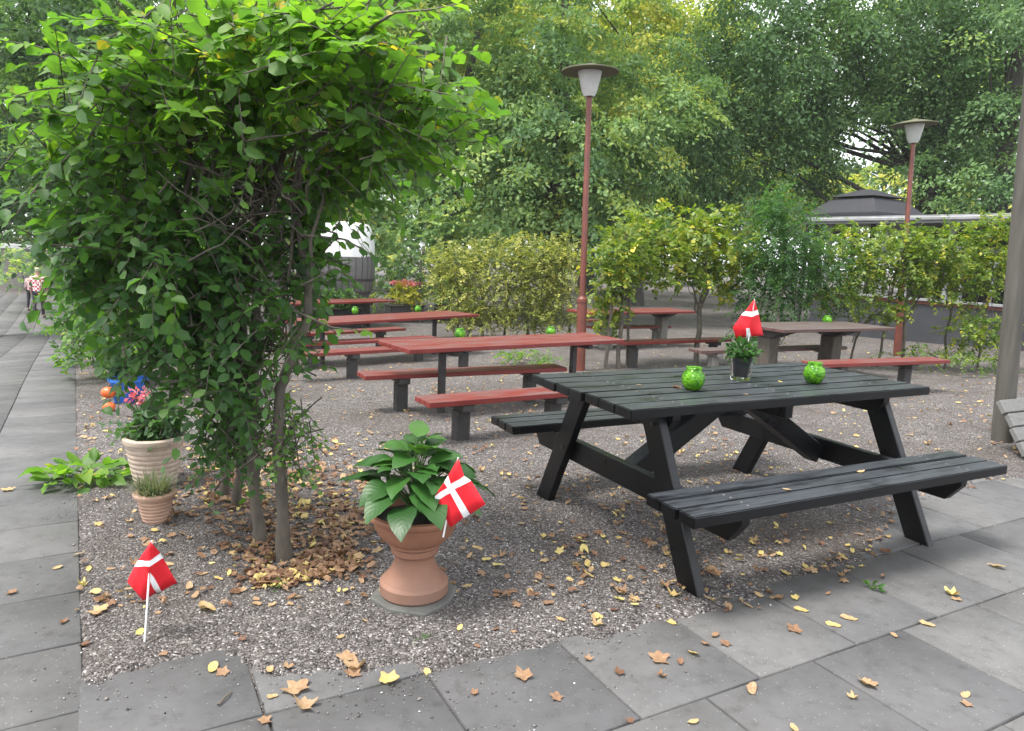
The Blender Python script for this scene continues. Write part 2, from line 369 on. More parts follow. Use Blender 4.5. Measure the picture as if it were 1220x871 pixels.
for c_ in range(10):
    a1 = -.03-.5*c_
    for k in range(-8, 90): b0 = .62+.412*k+(.2 if c_ % 2 else 0); cells.append((a1-.5, a1, b0, b0+.412))
slabs('path', cells, P2, 'long grey slab path running past the shrubs on the left', .003)

# loose stones that make up the near gravel
def pebbles(n, region, smin, smax, seed):
    q = np.random.default_rng(seed); (x0, x1, y0, y1) = region
    x = q.uniform(x0, x1, n); y = y0+(y1-y0)*q.random(n)**1.5
    d = gravel_depth(x, y)
    keep = (d > .0) | ((d > -.16) & (q.random(n) < .16*np.exp(d*18))) | ((d > -.6) & (q.random(n) < .006))
    keep &= q.random(n) < (.35+.65*(vnoise(x, y, 1.1, 9) > .33))
    x, y = x[keep], y[keep]; n = len(x); s = q.uniform(smin, smax, n)*(1+.6*(q.random(n) < .06))
    B = np.array([[1, 0, 0], [0, 1, 0], [-1, 0, 0], [0, -1, 0], [.25, .2, .75], [-.3, -.2, -.7], [.7, .62, .3], [-.66, -.6, .35]])[:6]
    Fb = np.array([[0, 1, 4], [1, 2, 4], [2, 3, 4], [3, 0, 4], [1, 0, 5], [2, 1, 5], [3, 2, 5], [0, 3, 5]])
    th = q.uniform(0, 6.28, n); c, si = np.cos(th), np.sin(th)
    W = B[None]*(1+q.normal(0, .22, (n, 6, 3))); W = W*(s[:, None, None]*q.uniform(.6, 1.1, (n, 1, 3)))
    VX = W[:, :, 0]*c[:, None]-W[:, :, 1]*si[:, None]+x[:, None]; VY = W[:, :, 0]*si[:, None]+W[:, :, 1]*c[:, None]+y[:, None]
    base = np.maximum(ground_z(x, y), np.where(gravel_depth(x, y) < 0, g(x, y), -9)); VZ = W[:, :, 2]+(base+s*.25)[:, None]
    Vv = np.stack([VX, VY, VZ], 2).reshape(-1, 3); Ff = (Fb[None]+(np.arange(n)*6)[:, None, None]).reshape(-1, 3)
    return Vv, Ff, np.repeat(np.clip(q.beta(2.2, 2.6, n)+(q.random(n) < .05)*.5, 0, 1), 8)
A1 = pebbles(150000, (-2.6, 3.2, 1.9, 5.4), .0026, .0056, 5)
tag(link('gravel', np_mesh('gravel', *A1), M['pebble']), kind='stuff', label='loose grey and white gravel stones')

# ------------------------------------------------------------------ leaves
OVAL_V = np.array([[0, 0, 0], [.28, .29, .05], [.28, -.29, .05], [.34, 0, -.01], [.66, .30, .03], [.66, -.30, .03], [.68, 0, -.03], [1, 0, -.11]])
OVAL_F = np.array([[0, 3, 1, 1], [0, 2, 3, 3], [3, 6, 4, 1], [2, 5, 6, 3], [6, 7, 4, 4], [5, 7, 6, 6]])
OVAL_T = np.array([[0, 3, 1], [0, 2, 3], [3, 4, 1], [3, 6, 4], [2, 5, 3], [5, 6, 3], [6, 7, 4], [5, 7, 6]])
RH_V = np.array([[0, 0, 0], [.28, .27, .06], [.7, .24, .04], [1, 0, -.1], [.7, -.24, .04], [.28, -.27, .06]]); RH_F = np.array([[0, 3, 2, 1], [0, 5, 4, 3]])
def project(P):
    x, y, z = P[0], P[1], P[2]-CAM_H; d = y*math.cos(PITCH)-z*math.sin(PITCH); up = y*math.sin(PITCH)+z*math.cos(PITCH); u, v = x/d, -up/d
    return IW/2+F_PX*(math.cos(ROLL)*u-math.sin(ROLL)*v), IH/2+F_PX*(math.sin(ROLL)*u+math.cos(ROLL)*v)
LQ = np.random.default_rng(77)
def place_leaves(P, D, N, S, tmpl='oval'):
    """P base points, D leaf directions, N leaf normals, S lengths"""
    Tv, Tf = (OVAL_V, OVAL_T) if tmpl == 'oval' else (RH_V, RH_F)
    D = D/(np.linalg.norm(D, axis=1)[:, None]+1e-9); Yv = np.cross(N, D); Yv /= np.linalg.norm(Yv, axis=1)[:, None]+1e-9; Zv = np.cross(D, Yv)
    ky = LQ.uniform(.68, 1.22, len(P))[:, None, None]; kz = LQ.normal(1.1, 1.0, len(P))[:, None, None]; kx = LQ.normal(0, .10, len(P))[:, None, None]     # width, cup and sideways sweep differ leaf by leaf
    V = P[:, None, :] + S[:, None, None]*(Tv[None, :, 0, None]*D[:, None]+(Tv[None, :, 1, None]*ky+kx*Tv[None, :, 0, None]**2)*Yv[:, None]+Tv[None, :, 2, None]*kz*Zv[:, None])
    F = Tf[None]+(np.arange(len(P))*len(Tv))[:, None, None]
    return V.reshape(-1, 3), F.reshape(-1, Tf.shape[1]), len(Tf)
def ball(q, n, bias=.45):
    d = q.normal(size=(n, 3)); d /= np.linalg.norm(d, axis=1)[:, None]; return d*(q.random(n)**bias)[:, None]
class Foliage:
    """collects leaf sprays (flat twigs with two ranks of leaves) and tufted leaf shelves into one mesh"""
    def __init__(s, seed): s.q = np.random.default_rng(seed); s.V = []; s.F = []; s.T = []; s.n = 0; s.tw = Tubes()
    def push(s, V, F, T): s.V.append(V); s.F.append(F+s.n); s.T.append(np.clip(T+s.q.normal(0, .03, len(T)), 0, 1)); s.n += len(V)
    def sprays(s, c, r, n, leaf=.05, per=12, L=.3, tint=(.4, .15), droop=.35, flat=.8, twigs=True, bias=.45, clip=None, zt=0.0):
        q = s.q; c = np.asarray(c, float); r = np.asarray(r, float)
        b = ball(q, n, bias); p = c+b*r
        if clip is not None: k = clip(p); p, b = p[k], b[k]; n = len(p)
        d = b*np.array([1, 1, .5])+q.normal(0, .45, (n, 3)); d[:, 2] -= droop*.6; d /= np.linalg.norm(d, axis=1)[:, None]
        up = np.c_[q.normal(0, 1-flat, (n, 2)), np.ones(n)]; side = np.cross(up, d); side /= np.linalg.norm(side, axis=1)[:, None]+1e-9; up = np.cross(d, side)
        Ls = L*q.uniform(.6, 1.25, n); p0 = p-d*Ls[:, None]*.5
        t = (np.arange(per)+.6)/per
        sag = -droop*.5*(t**2)
        P = p0[:, None]+d[:, None]*Ls[:, None, None]*t[None, :, None]; P[:, :, 2] += sag[None]*Ls[:, None]
        sg = np.where(np.arange(per) % 2 == 0, 1., -1.)
        D = d[:, None]*.62+side[:, None]*sg[None, :, None]*.85+q.normal(0, .22, (n, per, 3)); D[:, :, 2] -= droop*.5
        Nn = up[:, None]+q.normal(0, .28, (n, per, 3))
        S = leaf*q.uniform(.6, 1.25, (n, per))*(1-.25*np.abs(t-.5))[None]
        V, F, k = place_leaves(P.reshape(-1, 3), D.reshape(-1, 3), Nn.reshape(-1, 3), S.ravel())
        tn = np.clip(q.normal(tint[0], tint[1]*.7, n)[:, None]+q.normal(0, tint[1]*.7, (n, per))+zt*((p[:, 2]-c[2])/r[2])[:, None], 0, 1)
        s.push(V, F, np.repeat(tn.ravel(), k))
        if twigs:
            for i in range(n): e = p0[i]+d[i]*Ls[i]; e[2] -= droop*.5*Ls[i]; s.tw.add([p0[i]-d[i]*Ls[i]*.25, p0[i]+d[i]*Ls[i]*.5+[0, 0, -droop*.12*Ls[i]], e], [.0035, .0025, .001], 3)
    def shelves(s, c, r, n, per, leaf=.11, cr=.5, ct=.12, tint=(.4, .12), droop=.3, bias=.4, tmpl='rh', clip=None):
        q = s.q; c = np.asarray(c, float); r = np.asarray(r, float)
        b = ball(q, n, bias); p = c+b*r
        if clip is not None: k = clip(p); p, b = p[k], b[k]; n = len(p)
        out = b/(np.linalg.norm(b, axis=1)[:, None]+1e-9)
        ax = out*np.array([.55, .55, .25])+np.array([0, 0, .8])+q.normal(0, .22, (n, 3)); ax /= np.linalg.norm(ax, axis=1)[:, None]
        e1 = np.cross(ax, q.normal(size=(n, 3))); e1 /= np.linalg.norm(e1, axis=1)[:, None]; e2 = np.cross(ax, e1)
        sz = cr*q.uniform(.55, 1.3, n)
        w = q.normal(0, .5, (n, per, 2)); rad = np.linalg.norm(w, axis=2)
        P = p[:, None]+sz[:, None, None]*(w[:, :, :1]*e1[:, None]+w[:, :, 1:]*e2[:, None])+ax[:, None]*(q.normal(0, ct, (n, per)))[:, :, None]
        P[:, :, 2] -= droop*sz[:, None]*rad**2
        D = w[:, :, :1]*e1[:, None]+w[:, :, 1:]*e2[:, None]+q.normal(0, .5, (n, per, 3)); D[:, :, 2] -= .35
        Nn = ax[:, None]+q.normal(0, .3, (n, per, 3)); S = leaf*q.uniform(.6, 1.3, (n, per))
        V, F, k = place_leaves(P.reshape(-1, 3), D.reshape(-1, 3), Nn.reshape(-1, 3), S.ravel(), tmpl)
        if F.shape[1] == 4: F = np.concatenate([F[:, [0, 1, 2]], F[:, [0, 2, 3]]], 0).reshape(2, -1, 3).transpose(1, 0, 2).reshape(-1, 3); k *= 2
        tn = np.clip(q.normal(tint[0], tint[1], n)[:, None]+q.normal(0, tint[1]*.6, (n, per)), 0, 1)
        s.push(V, F, np.repeat(tn.ravel(), k))
    def obj(s, name, m, parent=None):
        return link(name, np_mesh(name, np.concatenate(s.V), np.concatenate(s.F), np.concatenate(s.T), smooth=False), m, parent)
    def twigs(s, name, m, parent):
        if s.tw.n: return s.tw.obj(name, m, parent)
def pxr(px, py, Y, rx, rz, ry):           # photo ellipse -> centre and radii in metres at distance Y
    k = Y/F_PX; return at(px, py, Y), (rx*k, ry, rz*k)

# ------------------------------------------------------------------ trees of the wood behind the garden
def tree(name, label, base, Y, blobs, tint, leaf=.13, seed=1, trunk_r=.25, lean=(0, 0), m='leaf_tree', cr=.6, dens=1.0, droop=.3, limbs=10, group='trees behind the garden', tall=9.0, cat='tree', ct=.07, sky_gap=None):
    bp = at(base, 300, Y); z0 = G(bp[0], bp[1])-.2
    root = empty(name, (0, 0, 0), 0, label, cat, group)
    tint = (min(.9, tint[0]+.07), tint[1]); f = Foliage(seed); tb = Tubes()
    pts = np.array([[bp[0]+lean[0]*t*t, bp[1]+lean[1]*t*t, z0+tall*t] for t in np.linspace(0, 1, 9)]); pts[:, :2] += rng.normal(0, .05, (9, 2))
    tb.add(pts, trunk_r*np.linspace(1.15, .35, 9)*np.array([1.25]+[1]*8), 10)
    cents = []
    for (px, py, rx, rz, ry) in blobs:
        c, r = pxr(px, py, Y, rx, rz, ry); area = rx*rz*math.pi
        lp = leaf*F_PX/Y; n_leaf = area/(lp*lp*.42)*3.1*dens*(.45 if py < -40 else 1)
        per = 130; f.shelves(c, r, max(6, int(n_leaf/per)), per, leaf, cr, ct, tint, droop, clip=sky_gap)
        cents.append((c, r))
    for k in range(limbs):
        c, r = cents[k % len(cents)]; q = c+ball(rng, 1, .6)[0]*np.array(r)*.75
        if sky_gap is not None and (not sky_gap([q])[0] or not sky_gap([(q+pts[6])/2])[0]): continue
        i = int(np.clip((q[2]-z0)/tall*8*.75, 2, 8)); tb.limb(pts[i], q, trunk_r*(.32-.025*i), .008, .06, 7, 6)
    tb.obj('trunk', M['bark'], root); f.obj('crown', M[m], root)
    return root
def gap(px, py, rx, ry):                  # an opening in the canopy, kept as a cone of missing boughs around a far point
    return lambda p: np.array([((lambda u: ((u[0]-px)/rx)**2+((u[1]-py)/ry)**2)(project(q))) > 1 for q in p])
GAP = lambda p: gap(1036, 168, 44, 26)(p) & gap(1012, 120, 22, 12)(p) & gap(1032, 85, 12, 9)(p) & gap(1200, 75, 12, 12)(p) & gap(1075, 105, 10, 9)(p)
tree('broadleaf_tree', 'dark green broad tree standing at the far left beside the path', -34, 17, [(50, 110, 150, 150, 3.0), (20, 225, 95, 55, 2.5), (150, 40, 150, 110, 3), (120, 210, 110, 80, 2.5), (80, -170, 240, 170, 4)], (.30, .16), .13, 11, .3, dens=1.1)
tree('broadleaf_tree', 'mid green tree with forked bare limbs right of the big shrub', 530, 22, [(400, 60, 130, 120, 3), (505, 60, 110, 110, 3), (455, 190, 90, 90, 2.5), (300, 110, 140, 150, 3), (430, -180, 260, 170, 4)], (.50, .17), .14, 12, .22, (.8, .4), dens=.85, limbs=14)
tree('beech_tree', 'pale bluish green layered tree behind the first lamp', 660, 21, [(640, 190, 130, 100, 3.2), (720, 150, 140, 120, 3), (590, 255, 110, 42, 2.4), (720, 262, 120, 40, 2.4), (620, 80, 110, 100, 3), (670, -170, 240, 170, 4)], (.57, .13), .13, 13, .3, dens=1.2, droop=.3)
tree('broadleaf_tree', 'yellowing tree rising behind the pale layered one', 760, 30, [(690, 45, 170, 90, 3.5), (800, 70, 100, 90, 3), (560, 30, 120, 80, 3), (700, -150, 260, 130, 5)], (.82, .12), .16, 14, .35, dens=1.0)
tree('weeping_beech', 'large grey green tree with hanging boughs above the dark gazebo', 1098, 23, [(880, 105, 115, 115, 3), (830, 205, 75, 80, 2), (990, 45, 140, 70, 3), (950, 170, 60, 75, 2), (1120, 60, 120, 75, 2.6), (1120, 160, 60, 70, 2), (1000, 130, 60, 50, 2), (1075, 110, 60, 50, 2), (1000, -170, 280, 160, 4)], (.28, .12), .12, 15, .34, dens=1.2, droop=.9, ct=.2, tall=13, limbs=16, sky_gap=GAP)
tree('weeping_beech', 'dark trunked tree beside the pavilion roof at the right', 1180, 21, [(1185, 110, 70, 80, 2.2), (1150, 215, 85, 45, 2.2), (1205, 205, 60, 60, 2), (1185, 20, 90, 60, 2.2), (1180, -150, 130, 120, 3)], (.32, .13), .11, 16, .3, dens=1.0, droop=.8, tall=12, sky_gap=GAP)
tree('broadleaf_tree', 'sunlit tree seen through the gap below the hanging boughs', 975, 34, [(930, 190, 90, 70, 3), (1000, 230, 90, 45, 3), (880, 240, 110, 50, 3), (1120, 245, 130, 30, 3)], (.78, .14), .17, 17, .3, dens=.9, sky_gap=GAP)
tree('broadleaf_tree', 'tall dim tree filling the wood behind the forked one', 330, 34, [(250, 60, 220, 170, 4), (120, 150, 200, 140, 4), (460, 120, 160, 180, 4), (40, 40, 140, 140, 4)], (.36, .16), .2, 18, .4, dens=.7, tall=13)
tree('broadleaf_tree', 'tall dim tree filling the wood behind the layered ones', 700, 40, [(640, 150, 220, 160, 5), (800, 190, 140, 110, 5), (560, 260, 200, 60, 4), (820, 60, 130, 120, 4)], (.45, .16), .24, 19, .4, dens=.7, tall=14, sky_gap=GAP)
def woods():
    f = Foliage(31)
    for i in range(46):
        px = -260+i*38+rng.normal(0, 10); Y = 58+rng.uniform(-4, 6)
        top = rng.uniform(-60, 10)
        c, r = pxr(px, (top+330)/2, Y, 60, (330-top)/2+15, 2.5); f.shelves(c, r, 60, 80, .42, 1.7, .3, (.5, .2), .3, clip=GAP)
    tag(f.obj('far_woods', M['leaf_tree']), 'the far wood closing the view between the tree crowns', kind='stuff')
woods()

# ------------------------------------------------------------------ hedges and small trees of the garden
def hedge(name, label, stems, blobs, leaf, tint, m, seed, cat, group=None, stem_r=.025, per=10, L=.28, dens=1.0, droop=.25, bark='barkA', zt=0., flat=.7, per_px=1.0):
    """stems: [(px,py)] on the ground; blobs: [(px,py,Y,rx,rz,ry)]"""
    root = empty(name, (0, 0, 0), 0, label, cat, group); f = Foliage(seed); cs = []
    for (px, py, Y, rx, rz, ry) in blobs:
        c, r = pxr(px, py, Y, rx, rz, ry); lp = leaf*F_PX/Y
        n = int(rx*rz*math.pi/(lp*lp*.45)*2.3*dens/per); f.sprays(c, r, max(8, n), leaf, per, L, tint, droop, flat, twigs=Y < 9, zt=zt); cs.append((c, r))
    for (px, py, rr) in stems:
        b = un(px, py); b[2] -= .05; near = sorted(cs, key=lambda cr: np.hypot(*(cr[0][:2]-b[:2])))[:3]
        top = near[0][0]+np.array([rng.normal(0, .08), rng.normal(0, .08), near[0][1][2]*.5])
        mid = b+(top-b)*.5; mid[:2] = b[:2]*.75+top[:2]*.25
        tb = Tubes(); tb.limb(b, mid, rr*.95, rr*.8, .018, 7, 8); tb.limb(mid, top, rr*.8, rr*.25, .05, 7, 7)
        for k in range(7):
            c, r = near[k % len(near)]; q = c+ball(rng, 1, .6)[0]*np.array(r)*.85; s0 = mid+(top-mid)*rng.uniform(-.3, .7)
            tb.limb(s0, q, rr*.4, .003, .07, 6, 5)
        tb.obj('trunk', M[bark], root)
    f.obj('crown', M[m], root); f.twigs('sprays', M[bark], root)
    return root
hedge('hornbeam_hedge', 'dense yellowing clipped hedge left of the near lamp', [(545, 402, .03), (575, 402, .03), (600, 402, .03), (628, 402, .035), (655, 402, .03), (678, 402, .03)],
      [(545, 345, 14.5, 38, 52, .6), (600, 335, 14.5, 55, 55, .6), (655, 338, 14.5, 45, 56, .6), (625, 300, 14.7, 60, 24, .6), (560, 310, 15, 36, 30, .5), (532, 318, 14.6, 28, 34, .5), (672, 308, 14.5, 30, 30, .5), (570, 378, 14.4, 50, 20, .5), (640, 378, 14.4, 55, 20, .5)], .055, (.50, .26), 'leaf_yellow', 41, 'hedge', dens=1.25)
hedge('understorey_shrub', 'grey green shrubs between barrel and yellow hedge', [(500, 385, .03), (470, 380, .03)], [(500, 285, 19, 45, 55, 1), (460, 270, 20, 40, 50, 1), (540, 275, 20, 50, 40, 1), (465, 335, 19.5, 60, 36, 1), (530, 335, 19, 45, 40, 1), (400, 270, 22, 60, 60, 1)], .10, (.6, .17), 'leaf_tree', 42, 'shrub')
hedge('hornbeam_tree', 'thin twin stemmed small tree just right of the near lamp', [(722, 440, .03), (738, 440, .035), (748, 436, .025)], [(728, 325, 10.3, 30, 45, .5), (745, 300, 10.3, 42, 42, .5), (725, 370, 10.4, 26, 28, .4)], .075, (.55, .2), 'leaf_lime', 43, 'tree', 'small hornbeam trees in a row', dens=1.7)
hedge('hornbeam_tree', 'small single stemmed tree with pale leaf shelf behind the black table', [(829, 436, .045)], [(800, 285, 11, 65, 42, .7), (850, 290, 11, 55, 48, .7), (815, 330, 10.9, 55, 16, .6), (780, 310, 11, 50, 35, .6), (760, 280, 11.2, 40, 30, .5), (870, 320, 11.2, 35, 40, .5)], .08, (.56, .2), 'leaf_lime', 44, 'tree', 'small hornbeam trees in a row', dens=1.6)
hedge('feathery_shrub', 'feathery dark green shrub behind the flag on the table', [(915, 446, .03), (925, 446, .025)], [(930, 290, 10.6, 55, 60, .6), (915, 350, 10.6, 45, 50, .5), (900, 400, 10.5, 32, 34, .4), (965, 320, 10.8, 48, 50, .5), (925, 245, 10.7, 35, 30, .5)], .05, (.34, .13), 'leaf_shrub', 45, 'shrub', per=14, L=.35, dens=1.25, droop=.5)
hedge('hornbeam_hedge', 'loose yellow green hedge in front of the white railing', [(1010, 436, .02), (1045, 438, .02), (1075, 440, .025), (1125, 440, .02), (1165, 440, .02)],
      [(1020, 305, 11, 55, 42, .5), (1075, 300, 11, 55, 38, .5), (1130, 300, 11, 50, 38, .5), (1180, 310, 11, 40, 42, .5), (1165, 395, 10.8, 45, 30, .4), (1050, 368, 11, 40, 20, .4), (1000, 355, 11, 40, 28, .4), (1180, 270, 11, 30, 20, .3), (1110, 335, 11, 90, 30, .4)], .062, (.50, .2), 'leaf_lime', 46, 'hedge', dens=1.4)
hedge('shrub', 'leafy shrub crowding the path edge behind the pots', [(150, 462, .02), (170, 465, .02), (120, 440, .02)], [(112, 415, 8.3, 44, 42, .6), (150, 360, 8.2, 65, 80, .7), (165, 412, 8.0, 45, 40, .4), (222, 385, 7.6, 60, 60, .5), (200, 330, 7, 70, 70, .6), (92, 350, 9.5, 30, 55, .6), (88, 395, 9.6, 24, 30, .5)], .075, (.52, .16), 'leaf_shrub', 47, 'shrub', dens=1.3)
hedge('shrub', 'low trailing shrub under the loose hedge at the right', [(1120, 435, .012)], [(1100, 425, 10.6, 60, 12, .4), (1170, 432, 10.2, 50, 12, .4)], .05, (.35, .2), 'leaf_lime', 48, 'shrub', dens=.7)
hedge('shrub', 'low light green plant by the far end of the red table', [(620, 428, .008)], [(622, 424, 10.6, 34, 9, .3), (650, 428, 10.4, 20, 7, .25)], .045, (.75, .12), 'leaf_shrub', 49, 'shrub', dens=1.0)
hedge('shrub', 'pale shrub mass in front of the stone wall', [(30, 345, .02)], [(30, 322, 24, 40, 24, 1.2), (75, 318, 24, 35, 26, 1.2), (10, 300, 27, 40, 12, 1)], .12, (.66, .15), 'leaf_tree', 50, 'shrub')

# ------------------------------------------------------------------ the big shrub in the left foreground
def big_shrub():
    root = empty('hornbeam_shrub', (0, 0, 0), 0, 'large bushy green shrub on several slim trunks over dead leaves', 'shrub')
    f = Foliage(61); tb = Tubes()
    D = 3.05
    B = [  # px, py, Y, rx, rz (px), ry (m), leaf, tint, n, droop
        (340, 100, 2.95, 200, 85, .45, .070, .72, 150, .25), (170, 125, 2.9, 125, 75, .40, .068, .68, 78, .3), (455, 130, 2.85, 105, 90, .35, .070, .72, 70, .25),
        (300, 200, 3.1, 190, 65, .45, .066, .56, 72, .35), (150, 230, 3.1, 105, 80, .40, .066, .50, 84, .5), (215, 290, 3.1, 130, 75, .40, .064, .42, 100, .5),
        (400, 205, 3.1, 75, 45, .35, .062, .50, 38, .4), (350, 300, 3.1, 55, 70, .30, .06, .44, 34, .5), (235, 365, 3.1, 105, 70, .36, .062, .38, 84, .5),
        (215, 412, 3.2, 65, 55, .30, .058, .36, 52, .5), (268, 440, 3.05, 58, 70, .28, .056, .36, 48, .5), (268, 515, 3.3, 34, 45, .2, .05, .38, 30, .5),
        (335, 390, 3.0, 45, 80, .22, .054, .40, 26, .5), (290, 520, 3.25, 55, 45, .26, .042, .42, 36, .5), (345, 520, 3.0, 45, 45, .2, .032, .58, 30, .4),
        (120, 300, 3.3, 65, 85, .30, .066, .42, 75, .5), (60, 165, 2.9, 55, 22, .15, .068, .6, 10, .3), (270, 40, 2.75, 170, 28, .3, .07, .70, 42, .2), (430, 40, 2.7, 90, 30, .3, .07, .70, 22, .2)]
    cs = []
    for (px, py, Y, rx, rz, ry, lf, tn, n, dr) in B:
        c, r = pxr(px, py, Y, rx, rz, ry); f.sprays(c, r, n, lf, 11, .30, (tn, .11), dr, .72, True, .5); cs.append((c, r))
    # overhanging long shoots, each a real branch with leaves to its tip
    def shoot(P, leaf, tint, r0=.006, step=.035):
        P = np.array([at(*p) for p in P]); t = np.linspace(0, len(P)-1, 24); pts = np.stack([np.interp(t, range(len(P)), P[:, k]) for k in range(3)], 1)
        tb.add(pts, np.linspace(r0, .0015, 24), 5); L = np.linalg.norm(np.diff(pts, axis=0), axis=1).sum(); n = max(4, int(L/step)); tt = np.linspace(.12, 1, n)*23
        Q = np.stack([np.interp(tt, range(24), pts[:, k]) for k in range(3)], 1); T = np.gradient(Q, axis=0); T /= np.linalg.norm(T, axis=1)[:, None]
        sd_ = np.cross([0, 0, 1.], T); sg = np.where(np.arange(n) % 2 == 0, 1., -1.)[:, None]
        Dd = T*.6+sd_*sg*.8+rng.normal(0, .2, (n, 3)); Dd[:, 2] -= .25; N = np.array([0, 0, 1.])+rng.normal(0, .3, (n, 3))
        V, F, k = place_leaves(Q, Dd, N, leaf*rng.uniform(.7, 1.15, n)); f.push(V, F, np.repeat(np.clip(rng.normal(tint, .07, n), 0, 1), k))
    shoot([(200, 150, 2.9), (120, 90, 2.8), (45, 55, 2.7), (0, 48, 2.65)], .075, .68); shoot([(180, 150, 2.9), (130, 110, 2.75), (90, 70, 2.7), (20, 78, 2.65)], .07, .66)
    shoot([(400, 140, 2.85), (470, 100, 2.7), (520, 110, 2.6), (575, 120, 2.55)], .075, .62); shoot([(420, 170, 2.9), (480, 130, 2.75), (530, 130, 2.7), (560, 135, 2.6)], .075, .58)
    shoot([(430, 40, 2.6), (470, 15, 2.4), (510, 12, 2.3), (545, 5, 2.25)], .06, .82); shoot([(330, 90, 2.9), (360, 20, 2.8), (375, -40, 2.75)], .07, .72)
    shoot([(440, 120, 2.8), (480, 60, 2.7), (500, 20, 2.65)], .065, .75); shoot([(250, 110, 2.9), (190, 40, 2.8), (150, 0, 2.8)], .07, .7)
    shoot([(400, 200, 2.95), (450, 190, 2.85), (500, 190, 2.8), (520, 220, 2.8)], .06, .5); shoot([(170, 210, 3), (110, 190, 2.95), (60, 210, 2.9)], .065, .6)
    shoot([(360, 280, 2.9), (410, 285, 2.8), (455, 310, 2.75)], .06, .45); shoot([(350, 370, 2.85), (395, 390, 2.75), (440, 395, 2.7)], .05, .7); shoot([(360, 340, 2.9), (400, 320, 2.8), (425, 335, 2.8)], .055, .42)
    def stem(pts, r0, r1):
        P = np.array([at(*p) for p in pts]); P[0] = un(pts[0][0], pts[0][1]); P[0][2] -= .03
        t = np.linspace(0, len(P)-1, 22); Q = np.stack([np.interp(t, range(len(P)), P[:, k]) for k in range(3)], 1)
        Q[1:-1] = (Q[:-2]+2*Q[1:-1]+Q[2:])/4; Q[1:] += rng.normal(0, .006, (21, 3)); R_ = np.linspace(r0, r1, 22); R_[0] *= 1.35; R_[1] *= 1.1
        V, F = tube_data(Q, R_*(1+rng.normal(0, .05, 22)), 10); link('trunk', np_mesh('trunk', V, F, smooth=True), M['barkA'], root); return Q
    S = [stem([(339, 668, 2.97), (334, 580, 2.97), (330, 480, 2.98), (350, 420, 2.98), (368, 380, 3), (366, 320, 3.05), (345, 230, 3.05), (370, 140, 3.0)], .028, .010),
         stem([(309, 648, 3.16), (300, 560, 3.15), (300, 440, 3.12), (310, 330, 3.1), (300, 240, 3.1), (330, 190, 3.05), (400, 150, 3.0)], .026, .010),
         stem([(283, 603, 3.6), (285, 520, 3.5), (292, 400, 3.3), (270, 300, 3.2), (250, 210, 3.1), (200, 130, 3.0)], .024, .008),
         stem([(266, 590, 3.8), (270, 500, 3.6), (275, 380, 3.3), (300, 280, 3.2), (320, 210, 3.1), (310, 110, 3.0)], .024, .008),
         stem([(300, 628, 3.3), (306, 540, 3.25), (285, 420, 3.2), (230, 300, 3.15), (150, 220, 3.05)], .014, .006)]
    for Q in S:
        for k in range(11):
            c, r = cs[rng.integers(0, len(cs))]
            if k < 4: c, r = min(cs, key=lambda cr: np.linalg.norm(cr[0]-Q[12+k])+rng.random()*.3)
            i = rng.integers(9, 21); q = c+ball(rng, 1, .7)[0]*np.array(r)*.8
            if np.linalg.norm(q-Q[i]) < 1.2: tb.limb(Q[i], q, .010, .003, .06, 8, 6)
    # tangle of dead inner twigs
    for k in range(130):
        c = at(rng.normal(290, 45), rng.normal(225, 60), 3.05+rng.normal(0, .12)); d = rng.normal(0, 1, 3); d[2] += .3; d /= np.linalg.norm(d); tb.limb(c-d*.14, c+d*.16, .004, .0015, .07, 5, 4)
    for k in range(60):
        c = at(rng.normal(300, 30), rng.normal(430, 60), 3.1+rng.normal(0, .1)); d = rng.normal(0, 1, 3); d[2] += 1; d /= np.linalg.norm(d); tb.limb(c-d*.16, c+d*.18, .005, .002, .06, 5, 4)
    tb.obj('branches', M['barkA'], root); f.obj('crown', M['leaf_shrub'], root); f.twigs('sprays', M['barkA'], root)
big_shrub()

